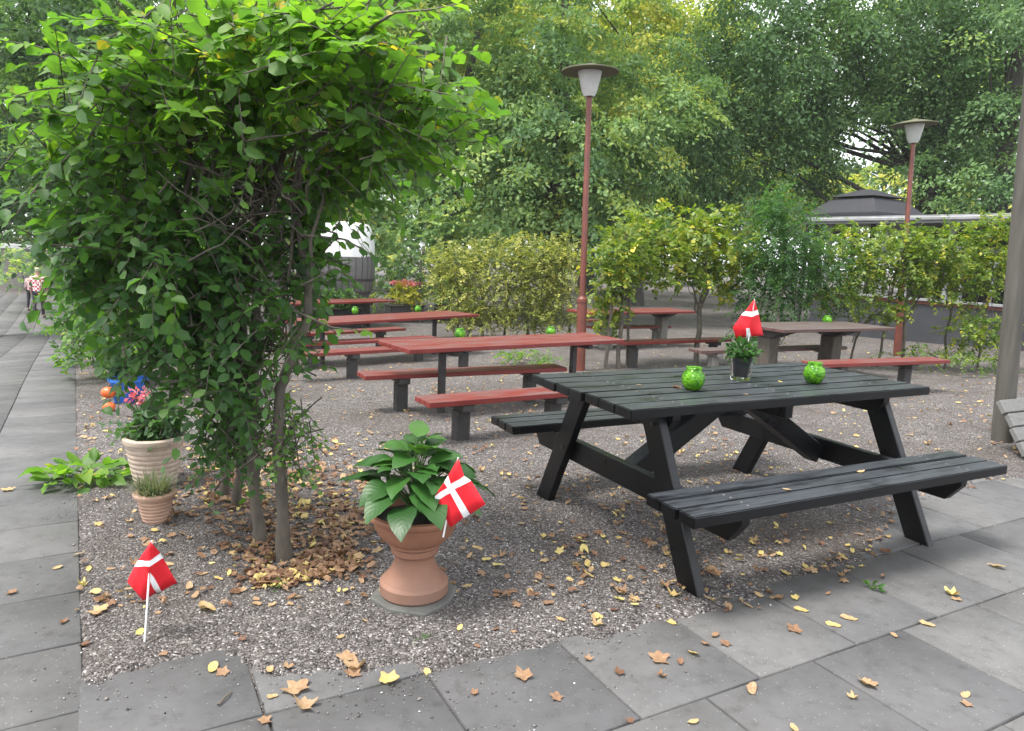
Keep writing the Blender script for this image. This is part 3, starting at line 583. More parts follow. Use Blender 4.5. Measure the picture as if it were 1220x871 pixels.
# ------------------------------------------------------------------ black picnic table
def black_table():
    th = .4784; cx, cy = 1.1553, 3.7063
    t = empty('picnic_table', (cx, cy, 0), th, 'black painted wooden picnic table with attached benches', 'picnic table')
    L, Wt, zt = 1.938, .864, .75; Lb, bo, bw, hb = 1.961, .5674, .2863, .4434; s, wf = .7383, .6276
    def planks(name, x0, x1, y0, y1, z1, n, th_):
        bm = bmesh.new(); wd = (y1-y0)/n
        for i in range(n):
            e = rng.normal(0, .003, 2); j = rng.normal(0, .0013, 4); k = rng.normal(0, .001, 4); ya, yb = y0+i*wd+.004, y0+(i+1)*wd-.004; xa, xb = x0+e[0], x1+e[1]
            hexa(bm, [(xa, ya+k[0], z1-th_+j[0]), (xb, ya+k[1], z1-th_+j[1]), (xb, yb+k[2], z1-th_+j[2]), (xa, yb+k[3], z1-th_+j[3]), (xa, ya+k[0], z1+j[0]), (xb, ya+k[1], z1+j[1]), (xb, yb+k[2], z1+j[2]), (xa, yb+k[3], z1+j[3])])
        bmesh.ops.bevel(bm, geom=list(bm.edges), offset=.004, segments=2, affect='EDGES', clamp_overlap=True)
        for i in range(n):                      # two screws where every board crosses a bearer
            for xx in ((-s+.05, 0, s-.05) if n > 3 else (-s+.05, s-.05)):
                for o_ in (.3, .7):
                    r_ = bmesh.ops.create_cone(bm, cap_ends=True, segments=8, radius1=.0052, radius2=.0045, depth=.003, matrix=Matrix.Translation((xx+rng.normal(0, .004), y0+(i+o_)*wd, z1+.001)))
                    for v in r_['verts']:
                        for f_ in v.link_faces: f_.material_index = 1
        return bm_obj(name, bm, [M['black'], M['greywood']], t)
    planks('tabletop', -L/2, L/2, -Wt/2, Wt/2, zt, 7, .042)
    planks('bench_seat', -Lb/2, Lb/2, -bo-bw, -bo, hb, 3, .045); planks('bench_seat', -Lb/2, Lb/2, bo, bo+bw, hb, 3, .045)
    for sx in (-1, 1):
        x = sx*s
        for sy in (-1, 1):
            bm = bmesh.new(); p = Vector((x, sy*wf, -.02)); q = Vector((x, sy*.27, zt-.05)); d = (q-p).normalized(); wv = Vector((0, d.z, -d.y))*.058
            # sawn level at foot and head
            k = .058/abs(d.z); hexa(bm, [(x-.022, p.y-k, p.z), (x+.022, p.y-k, p.z), (x+.022, p.y+k, p.z), (x-.022, p.y+k, p.z), (x-.022, q.y-k, q.z), (x+.022, q.y-k, q.z), (x+.022, q.y+k, q.z), (x-.022, q.y+k, q.z)])
            lg = bm_obj('leg', bm, M['black'], t, .004)
            for (yy, zz) in ((sy*(.27+(wf-.27)*.42), hb-.09), (sy*.31, zt-.1)):
                bm = bmesh.new(); bmesh.ops.create_cone(bm, cap_ends=True, segments=8, radius1=.011, radius2=.009, depth=.01, matrix=Matrix.Translation((x+sx*.026, yy, zz)) @ Matrix.Rotation(math.pi/2, 4, 'Y')); bm_obj('bolt', bm, M['darkpost'], lg)
        xi = x-sx*.048
        bm = bmesh.new(); yb = bo+bw-.03; zc = hb-.05       # bench bearer with sawn-off underside ends
        v = [(-yb, zc), (yb, zc), (yb, zc-.03), (yb-.07, zc-.115), (-yb+.07, zc-.115), (-yb, zc-.03)]
        A = [bm.verts.new((xi-.022, y, z)) for y, z in v]; Bv = [bm.verts.new((xi+.022, y, z)) for y, z in v]
        bm.faces.new(A); bm.faces.new(Bv[::-1])
        for i in range(6): bm.faces.new([A[i], Bv[i], Bv[(i+1) % 6], A[(i+1) % 6]])
        bm_obj('bench_bearer', bm, M['black'], t, .003)
        bm = bmesh.new(); yb = Wt/2-.05; zc = zt-.047
        v = [(-yb, zc), (yb, zc), (yb, zc-.03), (yb-.05, zc-.09), (-yb+.05, zc-.09), (-yb, zc-.03)]
        A = [bm.verts.new((xi-.022, y, z)) for y, z in v]; Bv = [bm.verts.new((xi+.022, y, z)) for y, z in v]
        bm.faces.new(A); bm.faces.new(Bv[::-1])
        for i in range(6): bm.faces.new([A[i], Bv[i], Bv[(i+1) % 6], A[(i+1) % 6]])
        bm_obj('top_bearer', bm, M['black'], t, .003)
        bm = bmesh.new(); p = Vector((xi-sx*.03, 0, hb-.14)); q = Vector((sx*.06, 0, zt-.075)); d = (q-p).normalized(); bar(bm, p, q, (0, .045, 0), Vector((-d.z, 0, d.x))*.05)
        bm_obj('brace', bm, M['black'], t, .004)
    bm = bmesh.new(); box(bm, -.025, .025, -Wt/2+.06, Wt/2-.06, zt-.115, zt-.047); bm_obj('middle_bearer', bm, M['black'], t, .003)
    return t
black_table()

# ------------------------------------------------------------------ red tables and benches
M['brownpost'] = simple('brown_timber', (.085, .07, .055), (.045, .038, .03), .8, 6, .4, stretch=(4, 4, 1))
def frame_of(pL, pR, h, length=None, known='L'):
    """front edge seen from pL to pR, h above the ground: origin at its middle, direction and length"""
    z = h
    for _ in range(12):
        A, B = unz(*pL, z), unz(*pR, z); mid = (A+B)/2; z = G(mid[0], mid[1])+h
    d = B-A; L = np.hypot(d[0], d[1]); th = math.atan2(d[1], d[0])
    return A, B, th, L, z
def slab_top(name, root, L, W, n, th_, z, m, bev=.004):
    bm = bmesh.new(); wd = W/n
    for i in range(n): box(bm, -L/2+rng.normal(0, .002), L/2+rng.normal(0, .002), i*wd+.003, (i+1)*wd-.003, z-th_, z+rng.normal(0, .0006))
    return bm_obj(name, bm, m, root, bev)
TAB = 'painted garden tables in the gravel'; BEN = 'low red benches beside the garden tables'
def red_table(label, pL, pR, h, W, posts, style='steel', m='red', n=5):
    A, B, th, L, z = frame_of(pL, pR, h); mid = (A+B)/2; zg = G(mid[0], mid[1])
    root = empty('garden_table', (mid[0], mid[1], zg), th, label, 'table', TAB)
    slab_top('tabletop', root, L, W, n, .04, z-zg, M[m])
    for fx in posts:
        x = (fx-.5)*L; wx, wy = mid[0]+x*math.cos(th)-W/2*math.sin(th), mid[1]+x*math.sin(th)+W/2*math.cos(th); zb = G(wx, wy)-zg-.05
        if style == 'steel':
            bm = bmesh.new(); box(bm, x-.028, x+.028, W/2-.028, W/2+.028, zb, z-zg-.092); bm_obj('leg', bm, M['darkpost'], root, .004)
            bm = bmesh.new(); box(bm, x-.03, x+.03, .05, W-.05, z-zg-.09, z-zg-.043); bm_obj('crossbar', bm, M['darkpost'], root, .008)
        else:
            bm = bmesh.new(); box(bm, x-.09, x+.09, W/2-.11, W/2+.11, zb, z-zg-.14); bm_obj('leg', bm, M['concrete' if style != 'timber' else 'brownpost'], root, .012)
            bm = bmesh.new()
            hexa(bm, [(x-.1, W/2-.13, z-zg-.138), (x+.1, W/2-.13, z-zg-.138), (x+.1, W/2+.13, z-zg-.138), (x-.1, W/2+.13, z-zg-.138), (x-.1, .06, z-zg-.043), (x+.1, .06, z-zg-.043), (x+.1, W-.06, z-zg-.043), (x-.1, W-.06, z-zg-.043)])
            bm_obj('crossbar', bm, M['tarwood'], root, .008)
    return root
def red_bench(label, pL, pR, h, posts, W=.27, m='red', post_m='tarwood'):
    A, B, th, L, z = frame_of(pL, pR, h); mid = (A+B)/2; zg = G(mid[0], mid[1])
    root = empty('garden_bench', (mid[0], mid[1], zg), th, label, 'bench', BEN)
    slab_top('seat', root, L, W, 3, .042, z-zg, M[m])
    for fx in posts:
        x = (fx-.5)*L; wx, wy = mid[0]+x*math.cos(th)-W/2*math.sin(th), mid[1]+x*math.sin(th)+W/2*math.cos(th); zb = G(wx, wy)-zg-.05
        bm = bmesh.new(); box(bm, x-.055, x+.055, W/2-.05, W/2+.05, zb, z-zg-.1); bm_obj('leg', bm, M[post_m], root, .006)
        bm = bmesh.new(); box(bm, x-.05, x+.05, .01, W-.01, z-zg-.098, z-zg-.045); bm_obj('crossbar', bm, M[post_m], root, .006)
    return root
T1 = red_table('red edged table with two green jars behind the black picnic table', (488, 416.5), (745, 404.5), .64, .62, (.2, .83))
red_bench('red bench reaching behind the black table corner', (512, 480), (694, 466), .33, (.24, .86))
red_bench('red bench between the two rows of tables, on the far side of the jar table', (435, 448), (676, 438), .36, (.18, .83))
T2 = red_table('red table half hidden by the big shrub, two pale jars on it', (369, 386), (571, 374.5), .64, .75, (.14, .8))
red_bench('red bench partly under the shrub on the near side of the half hidden table', (352, 422), (583, 410), .36, (.28, .88), post_m='tarwood')
red_bench('slim red bench on the far side of the half hidden table', (350, 410), (523, 402), .36, (.14, .88), m='red')
T3 = red_table('short end of a red table farthest back near the barrel', (340, 362), (471, 358), .66, .75, (.2, .78))
red_bench('red bench end before the farthest table near the barrel', (340, 399), (484, 391), .36, (.2, .8))
T4 = red_table('pale red table on concrete legs behind the small tree', (708, 373), (832, 371), .70, .80, (.25, .78), 'mixed', 'red')
red_bench('red bench on the far side of the concrete legged table', (708, 390), (800, 388.5), .40, (.15, .85), post_m='concrete')
red_bench('red bench in front of the concrete legged table', (743, 408), (872, 404), .40, (.14, .88))
red_bench('red bench almost hidden behind the twin stemmed tree', (690, 382), (738, 380), .42, (.2, .8), post_m='concrete')
T5 = red_table('grey brown table with one green jar on dark heavy legs', (934, 393), (1068, 390.5), .70, .85, (.1, .66), 'timber', 'greyred')
red_bench('red bench in front of the grey brown table', (978, 434), (1133, 429), .40, (.18, .72))
red_bench('dull red bench on the far side of the grey brown table', (837, 418), (1010, 413), .40, (.12, .88), m='greyred', post_m='concrete')

# ------------------------------------------------------------------ lamps and pole
def lamp(label, base, top, Y, group='lamps on red posts'):
    b = at(*base, Y); b[2] = G(b[0], b[1]); tpx = at(*top, Y)
    H = tpx[2]-b[2]; root = empty('street_lamp', b, 0, label, 'lamp', group)
    lean = (tpx-b)/H
    sh = Matrix.Identity(4); root.rotation_euler = (0, math.atan2(lean[0], 1), 0)
    k = H/3.75
    lathe_obj('base_sleeve', [(.07, -.1), (.07, 0), (.066, .9*k), (.066, .98*k), (.074, .985*k), (.074, 1.03*k), (.05, 1.05*k), (.043, 1.07*k)], M['lampred'], root, 20)
    lathe_obj('pole', [(.043, 1.05*k), (.037, H-.02), (.03, H)], M['lampred'], root, 16)
    lathe_obj('lamp_glass', [(.0, H), (.075, H), (.085, H+.03), (.10, H+.05), (.155, H+.29), (.16, H+.31), (.0, H+.312)], M['lampglass'], root, 28)
    lathe_obj('lamp_hat', [(.165, H+.315), (.36, H+.30), (.38, H+.305), (.378, H+.318), (.20, H+.365), (.06, H+.385), (.05, H+.41), (0, H+.415)], M['hat'], root, 32)
    return root
def hat_mat():
    m, t, b, new, lnk = mat('lamp_hat_material'); v = coords(new, lnk); n = noise(new, lnk, v, 7, 6)
    r = ramp(new, [(.4, (.10, .092, .075)), (.62, (.10, .105, .045))]); lnk(n, r.inputs[0]); lnk(r.outputs[0], b.inputs['Base Color']); b.inputs['Roughness'].default_value = .8; bump(new, lnk, n, b, .4, .01); return m
M['hat'] = hat_mat()
lamp('tall lamp with mossy flat hat on red post left of the small trees', (691, 441), (702, 115), 10.0)
lamp('lamp with flat hat on red post rising before the dark gazebo', (1070, 414), (1088, 170), 13.3)
def pole():
    b = un(1193, 526); t = at(1227, 150, b[1]+.05); root = tag(link('timber_pole', np_mesh('timber_pole', *tube_data([b+(t-b)*f_ for f_ in np.linspace(-.02, 1.35, 14)], np.linspace(.076, .066, 14), 18), smooth=True), M['pole']), 'bare grey timber pole standing at the right edge', 'pole')
pole()
def leaning_board():
    root = empty('folded_table', (0, 0, 0), 0, 'weathered grey wooden tabletop edge at the right border', 'table')
    A = at(1189, 478, 5.45); B = at(1222, 545, 5.15); u = np.array([.89, .455, 0]); n = 4; ed = B-A
    for i in range(n):
        p = A+ed*(i/n); q = A+ed*((i+.93)/n); bm = bmesh.new(); c = (p+q)/2; wv = (q-p)/2; tv = np.cross(u, wv); tv = tv/np.linalg.norm(tv)*.022
        bar(bm, c+u*rng.normal(0, .012), c+u*1.3, wv, tv); bm_obj('plank', bm, M['greywood'], root, .006)
    bm = bmesh.new(); p = at(1202, 505, 5.5)+u*.35; f = p.copy(); f[2] = G(f[0], f[1])-.01; bar(bm, f+np.array([.1, .1, 0]), p, (.03, .02, 0), (-.02, .03, 0)); bm_obj('leg', bm, M['greywood'], root, .004)
    bm = bmesh.new(); p = at(1215, 530, 5.2)+u*.9; f = p.copy(); f[2] = G(f[0], f[1])-.01; bar(bm, f, p, (.03, .02, 0), (-.02, .03, 0)); bm_obj('leg', bm, M['greywood'], root, .004)
leaning_board()

# ------------------------------------------------------------------ jars, vase, flags
JAR = 'green glass candle jars'
def jar_meshes():
    prof = [(.0, .002), (.028, .0), (.04, .01), (.051, .032), (.054, .052), (.048, .075), (.037, .089), (.034, .098), (.037, .106), (.034, .106), (.031, .097), (.044, .074), (.048, .052), (.044, .03), (.03, .012), (0, .01)]
    return np_mesh('jar_body', *lathe(prof, 28), smooth=True)
jm = jar_meshes(); cm = np_mesh('candle', *lathe([(0, .011), (.018, .011), (.018, .032), (0, .033)], 16), smooth=True)
def jar(p, label, k=1.0):
    r = empty('candle_jar', p, random.random()*6, label, 'candle jar', JAR); r.scale = (k, k, k)
    if not jm.materials: jm.materials.append(M['jar']); cm.materials.append(M['white'])
    link('jar_glass', jm, None, r); link('candle', cm, None, r)
def on_table(px, py, z): return unz(px, py, z)
jar(on_table(825, 464, .752), 'bumpy green jar on the black table beside the reddish leaf', 1.02)
jar(on_table(969, 456, .752), 'bumpy green jar on the black table near its far right corner', 1.02)
def table_z(T): return T.location[2]+max(v.co.z for v in T.children[0].data.vertices)+.001
z = table_z(T1); jar(on_table(548, 404, z), 'green jar on the red edged table, nearer the shrub'); jar(on_table(656, 401, z), 'green jar on the red edged table, nearer the lamp post')
z = table_z(T2); jar(on_table(423, 374, z), 'pale green jar on the half hidden table, next to shrub leaves', 1.1); jar(on_table(498, 372, z), 'pale green jar on the half hidden table, before the flower tub', 1.1)
z = table_z(T5); jar(on_table(985, 387, z), 'green jar on the grey brown table', 1.25)
def vase():
    p = on_table(882, 452, .7515)
    v = empty('glass_vase', p, 0, 'clear glass vase on the black table holding a black pot', 'vase')
    lathe_obj('glass_wall', [(0, 0), (.050, 0), (.052, .004), (.058, .1), (.0595, .112), (.0575, .112), (.0555, .1), (.0495, .018), (0, .016)], M['glass'], v, 32)
    pt = empty('plant_pot', p+np.array([0, 0, .019]), 0, 'black plastic plant pot inside the glass vase', 'pot')
    lathe_obj('pot_wall', [(0, 0), (.036, 0), (.0475, .085), (.050, .087), (.050, .095), (.047, .095), (.044, .08), (0, .08)], M['black_plastic'], pt, 28)
    f = Foliage(71); tb = Tubes(); c = p+np.array([0, 0, .12])
    for k in range(60):
        d = ball(rng, 1, .5)[0]; d[2] = abs(d[2])*.7+.1; q = c+d*np.array([.085, .085, .075]); tb.limb(c-np.array([0, 0, .02]), q, .0018, .0012, .04, 4, 4)
    P = c+ball(rng, 170, .35)*np.array([.085, .085, .055])+np.array([0, 0, .025]); D = (P-c)+rng.normal(0, .03, P.shape); N = np.array([0, 0, 1.])+rng.normal(0, .4, P.shape)
    V, F, k = place_leaves(P, D, N, rng.uniform(.025, .045, len(P))); f.push(V, F, np.repeat(np.clip(rng.normal(.45, .2, len(P)), 0, 1), k))
    pl = empty('pot_plant', p+np.array([0, 0, .1]), 0, 'small dark green plant in the black pot under the table flag', 'plant')
    for o in (f.obj('foliage', M['leaf_pot'], pl), tb.obj('stems', M['leaf_pot'], pl)): o.location = -Vector(pl.location)
vase()
def flag(label, stick, panels, Y0, r=.003, yo=0.0):
    """stick: two photo points; panels: (colour, [(px, py, depth offset)...]) facets of the folded cloth"""
    a, b = at(*stick[0], Y0[0]), at(*stick[1], Y0[1]); base = a if a[2] < b[2] else b
    root = empty('hand_flag', base, 0, label, 'flag', 'little red and white paper flags')
    V, F = tube_data([a, (a+b)/2, b], [r]*3, 10); me = np_mesh('stick', V-base, F, smooth=True); link('stick', me, M['flagwhite'], root)
    bm = bmesh.new(); cache = {}
    for col, pts in panels:
        vs = []
        for p in pts:
            if p not in cache: cache[p] = bm.verts.new(at(p[0], p[1], Y0[1]+yo+p[2])-base)
            vs.append(cache[p])
        f = bm.faces.new(vs); f.material_index = col
    bmesh.ops.triangulate(bm, faces=list(bm.faces)); bmesh.ops.subdivide_edges(bm, edges=list(bm.edges), cuts=2, use_grid_fill=True)
    for v in bm.verts: q = v.co+Vector(base); v.co += Vector((0, .0035*math.sin(q.x*95+q.z*60), .0))
    me = bpy.data.meshes.new('cloth'); bm.to_mesh(me); bm.free(); me.polygons.foreach_set('use_smooth', np.ones(len(me.polygons), bool))
    o = link('cloth', me, [M['flagred'], M['flagwhite']], root)
    sd_ = o.modifiers.new('thick', 'SOLIDIFY'); sd_.thickness = .0012
    return root
e = un(172, 767)[1]
# folded flag in the gravel: left facet, under-fold and right facet
flag('red flag with white cross on a white stick pushed into the gravel', ((172, 768), (180.5, 644)), [
    (0, [(180, 645, -.012), (164.5, 668, .01), (179, 668, -.012)]), (1, [(164.5, 668, .01), (160, 675, .02), (178.5, 675, -.012), (179, 668, -.012)]),
    (0, [(160, 675, .02), (151, 694, .04), (177.5, 694, -.012), (178.5, 675, -.012)]), (0, [(151, 694, .04), (169, 716, .05), (174, 714, .01), (177.5, 694, -.012)]),
    (0, [(180, 645, -.012), (179, 668, -.012), (190.5, 659.5, .035)]), (1, [(179, 668, -.012), (178.5, 675, -.012), (194, 665, .04), (190.5, 659.5, .035)]),
    (0, [(178.5, 675, -.012), (178, 681, -.01), (193, 704, .05), (211.5, 694, .065), (194, 665, .04)]), (1, [(178, 681, -.01), (177.5, 692, -.012), (187, 706.5, .045), (193, 704, .05)]),
    (0, [(177.5, 692, -.012), (174, 714, .01), (187, 706.5, .045)])], (e, e+.02), .0032)
Yu = 2.47
flag('red flag with white cross stuck in the terracotta urn', ((528, 640), (546, 545)), [
    (0, [(546, 546, 0), (533.6, 567, .01), (537, 577, .012), (553, 567.5, .0)]), (1, [(533.6, 567, .01), (529, 574.5, .015), (533, 581, .016), (537, 577, .012)]),
    (1, [(553, 567.5, 0), (537, 577, .012), (541.5, 583, .012), (561, 573, .0)]), (1, [(537, 577, .012), (533, 581, .016), (536.5, 587, .016), (541.5, 583, .012)]),
    (1, [(533, 581, .016), (518, 591, .02), (519.5, 597.5, .022), (536.5, 587, .016)]),
    (0, [(529, 574.5, .015), (518, 591, .02), (533, 581, .016)]), (0, [(561, 573, 0), (541.5, 583, .012), (560, 613, .01), (578.5, 601, -.012)]),
    (1, [(541.5, 583, .012), (536.5, 587, .016), (552.5, 617, .014), (560, 613, .01)]), (0, [(536.5, 587, .016), (519.5, 597.5, .022), (536.5, 628.5, .02), (552.5, 617, .014)])], (Yu+.03, Yu+.04), .0032, -.03)
Yv = float(on_table(882, 452, .75)[1])
flag('red flag with white cross standing in the pot plant on the black table', ((889, 424), (899, 356)), [
    (0, [(898.5, 357, 0), (887.5, 371, .02), (896.5, 371.5, 0)]), (1, [(887.5, 371, .02), (883, 375.5, .03), (896, 377.5, 0), (896.5, 371.5, 0)]),
    (0, [(883, 375.5, .03), (873, 390.5, .045), (889, 391, .01), (896, 377.5, 0)]), (0, [(873, 390.5, .045), (877, 403.5, .05), (889, 402, .03), (889, 391, .01)]),
    (0, [(898.5, 357, 0), (896.5, 371.5, 0), (902.5, 369, .03)]), (1, [(896.5, 371.5, 0), (896, 377.5, 0), (904, 374.5, .035), (902.5, 369, .03)]),
    (0, [(896, 377.5, 0), (893, 391, 0), (895, 401, .02), (910, 399.5, .05), (904, 374.5, .035)]), (1, [(893, 391, 0), (889, 391, .01), (889, 402, .03), (895, 401, .02)]), (0, [(896, 377.5, 0), (889, 391, .01), (893, 391, 0)])], (Yv, Yv-.03), .0025)

# ------------------------------------------------------------------ urn with its broad-leaved plant
def broad_leaf(n=9, mrows=5, wid=.33, droop=.5, fold=.18, seed=0):
    q = np.random.default_rng(seed); V = []; UV = []
    for i in range(n):
        t = i/(n-1); wv = wid*(math.sin(math.pi*min(1, t**.8))**.75)*(1-.25*t) if 0 < t < 1 else .004
        x = math.sin(t*1.25*droop+.0001)/(1.25*droop)*1.0 if droop > .05 else t; zc = -(1-math.cos(t*1.9*droop))/(1.9*droop+.01)
        for j in range(mrows):
            s_ = (j/(mrows-1)-.5)*2; V.append((x, wv*s_, zc+fold*abs(s_)*wv+.022*math.sin(t*26+abs(s_)*4)*abs(s_)*(1-abs(s_)*.4))); UV.append((t, s_*.5+.5))
    F = [(i*mrows+j, (i+1)*mrows+j, (i+1)*mrows+j+1, i*mrows+j+1) for i in range(n-1) for j in range(mrows-1)]
    return np.array(V), np.array(F), np.array(UV)
def broad_plant(name, c, n, spread, height, lsize, parent, seed, mat_='leaf_pot', tint=.45):
    q = np.random.default_rng(seed); Vs, Fs, Ts, UVs = [], [], [], []; k = 0; tb = Tubes()
    for i in range(n):
        lev = (i+.5)/n; az = i*2.39996+q.normal(0, .25); el = (.15+1.15*lev**1.2); V, F, UV = broad_leaf(droop=.8-.35*lev+q.normal(0, .12), wid=.41+q.normal(0, .025), seed=i)
        s_ = lsize*(1.1-.45*lev)*q.uniform(.85, 1.15); rad = spread*(1-lev**1.4*.85)*q.uniform(.45, .75); h = height*(.34+.66*lev)*q.uniform(.85, 1.1)
        base = c+np.array([math.cos(az)*rad, math.sin(az)*rad, h]); st = c+np.array([math.cos(az)*rad*.12, math.sin(az)*rad*.12, h*.55-.03])
        tb.limb(st, base, .004, .0025, .03, 5, 5, .1)
        Rm = np.array(Matrix.Rotation(az, 3, 'Z') @ Matrix.Rotation(-(el*.42+.12)+q.normal(0, .15), 3, 'Y') @ Matrix.Rotation(q.normal(0, .25), 3, 'X'))
        Vs.append((V*s_) @ Rm.T+base); Fs.append(F+k); k += len(V); Ts.append(np.full(len(F), np.clip(tint-.15+.5*lev**2+q.normal(0, .12), 0, 1))); UVs.append(UV)
    tb.limb(c-np.array([0, 0, .05]), c+np.array([.01, 0, height*.75]), .009, .005, .02, 6, 7)
    for k2 in range(4): tb.limb(c-np.array([0, 0, .03]), c+np.array([math.cos(k2*1.7)*spread*.35, math.sin(k2*1.7)*spread*.35, height*.6]), .007, .004, .03, 6, 6)
    me = np_mesh('foliage', np.concatenate(Vs), np.concatenate(Fs), np.concatenate(Ts), smooth=True, uv=np.concatenate(UVs))
    o1 = link('foliage', me, M[mat_], parent); o2 = tb.obj('stems', M['leaf_stem'], parent)
    for o in (o1, o2): o.location = -Vector(parent.location)
M['leaf_stem'] = simple('green_stem', (.06, .12, .03), (.04, .08, .02), .5, 20)
def vein_mat():
    m = M['leaf_pot']; t = m.node_tree; new, lnk = t.nodes.new, t.links.new; b = t.nodes['Principled BSDF']
    uv = new('ShaderNodeUVMap'); sp = new('ShaderNodeSeparateXYZ'); lnk(uv.outputs[0], sp.inputs[0])
    off = mathn(new, lnk, 'ABSOLUTE', mathn(new, lnk, 'SUBTRACT', sp.outputs[1], .5))
    wv = mathn(new, lnk, 'SINE', mathn(new, lnk, 'MULTIPLY', mathn(new, lnk, 'SUBTRACT', sp.outputs[0], mathn(new, lnk, 'MULTIPLY', off, .55)), 52.0))
    bump(new, lnk, wv, b, .07, .003)
vein_mat()
def urn():
    p = un(493, 711); p[2] = .0
    s_ = empty('stone_slab', (p[0], p[1], 0), .35, 'rough grey stone slab under the terracotta urn', 'slab')
    bm = bmesh.new(); rr = [.185, .165, .19, .16, .18, .17, .195, .168]
    bot = [bm.verts.new((rr[k]*math.cos(k*math.pi/4), rr[k]*math.sin(k*math.pi/4), -.03)) for k in range(8)]; top = [bm.verts.new((rr[k]*.965*math.cos(k*math.pi/4), rr[k]*.965*math.sin(k*math.pi/4), .024)) for k in range(8)]
    bm.faces.new(top); bm.faces.new(bot[::-1])
    for k in range(8): bm.faces.new([bot[k], bot[(k+1) % 8], top[(k+1) % 8], top[k]])
    bm_obj('slab_body', bm, M['stone'], s_, .006)
    z0 = .025; u = empty('terracotta_urn', (p[0], p[1], z0), 0, 'orange terracotta footed urn planted with broad leaves', 'urn')
    prof = [(.0, 0), (.124, 0), (.130, .008), (.131, .046), (.126, .054), (.119, .058), (.116, .064), (.099, .084), (.086, .108), (.077, .132), (.073, .152), (.075, .160), (.086, .166), (.090, .172), (.090, .188), (.086, .194),
            (.097, .200), (.103, .206), (.103, .214), (.120, .226), (.140, .248), (.152, .274), (.158, .298), (.160, .306), (.170, .311), (.180, .318), (.183, .328), (.179, .338), (.167, .341), (.158, .334), (.152, .31), (.146, .29), (0, .288)]
    u.scale = (1.03, 1.03, 1.0)
    lathe_obj('urn_body', prof, M['terracotta'], u, 56, .002)
    lathe_obj('soil', [(.150, .302), (.10, .312), (.05, .316), (0, .317)], M['soil'], u, 24, .01)
    pl = empty('broad_leaved_plant', (p[0], p[1], z0+.31), 0, 'bushy plant of large drooping green leaves in the urn', 'plant')
    broad_plant('p', np.array([p[0]-.005, p[1], z0+.31]), 62, .23, .29, .155, pl, 5)
urn()

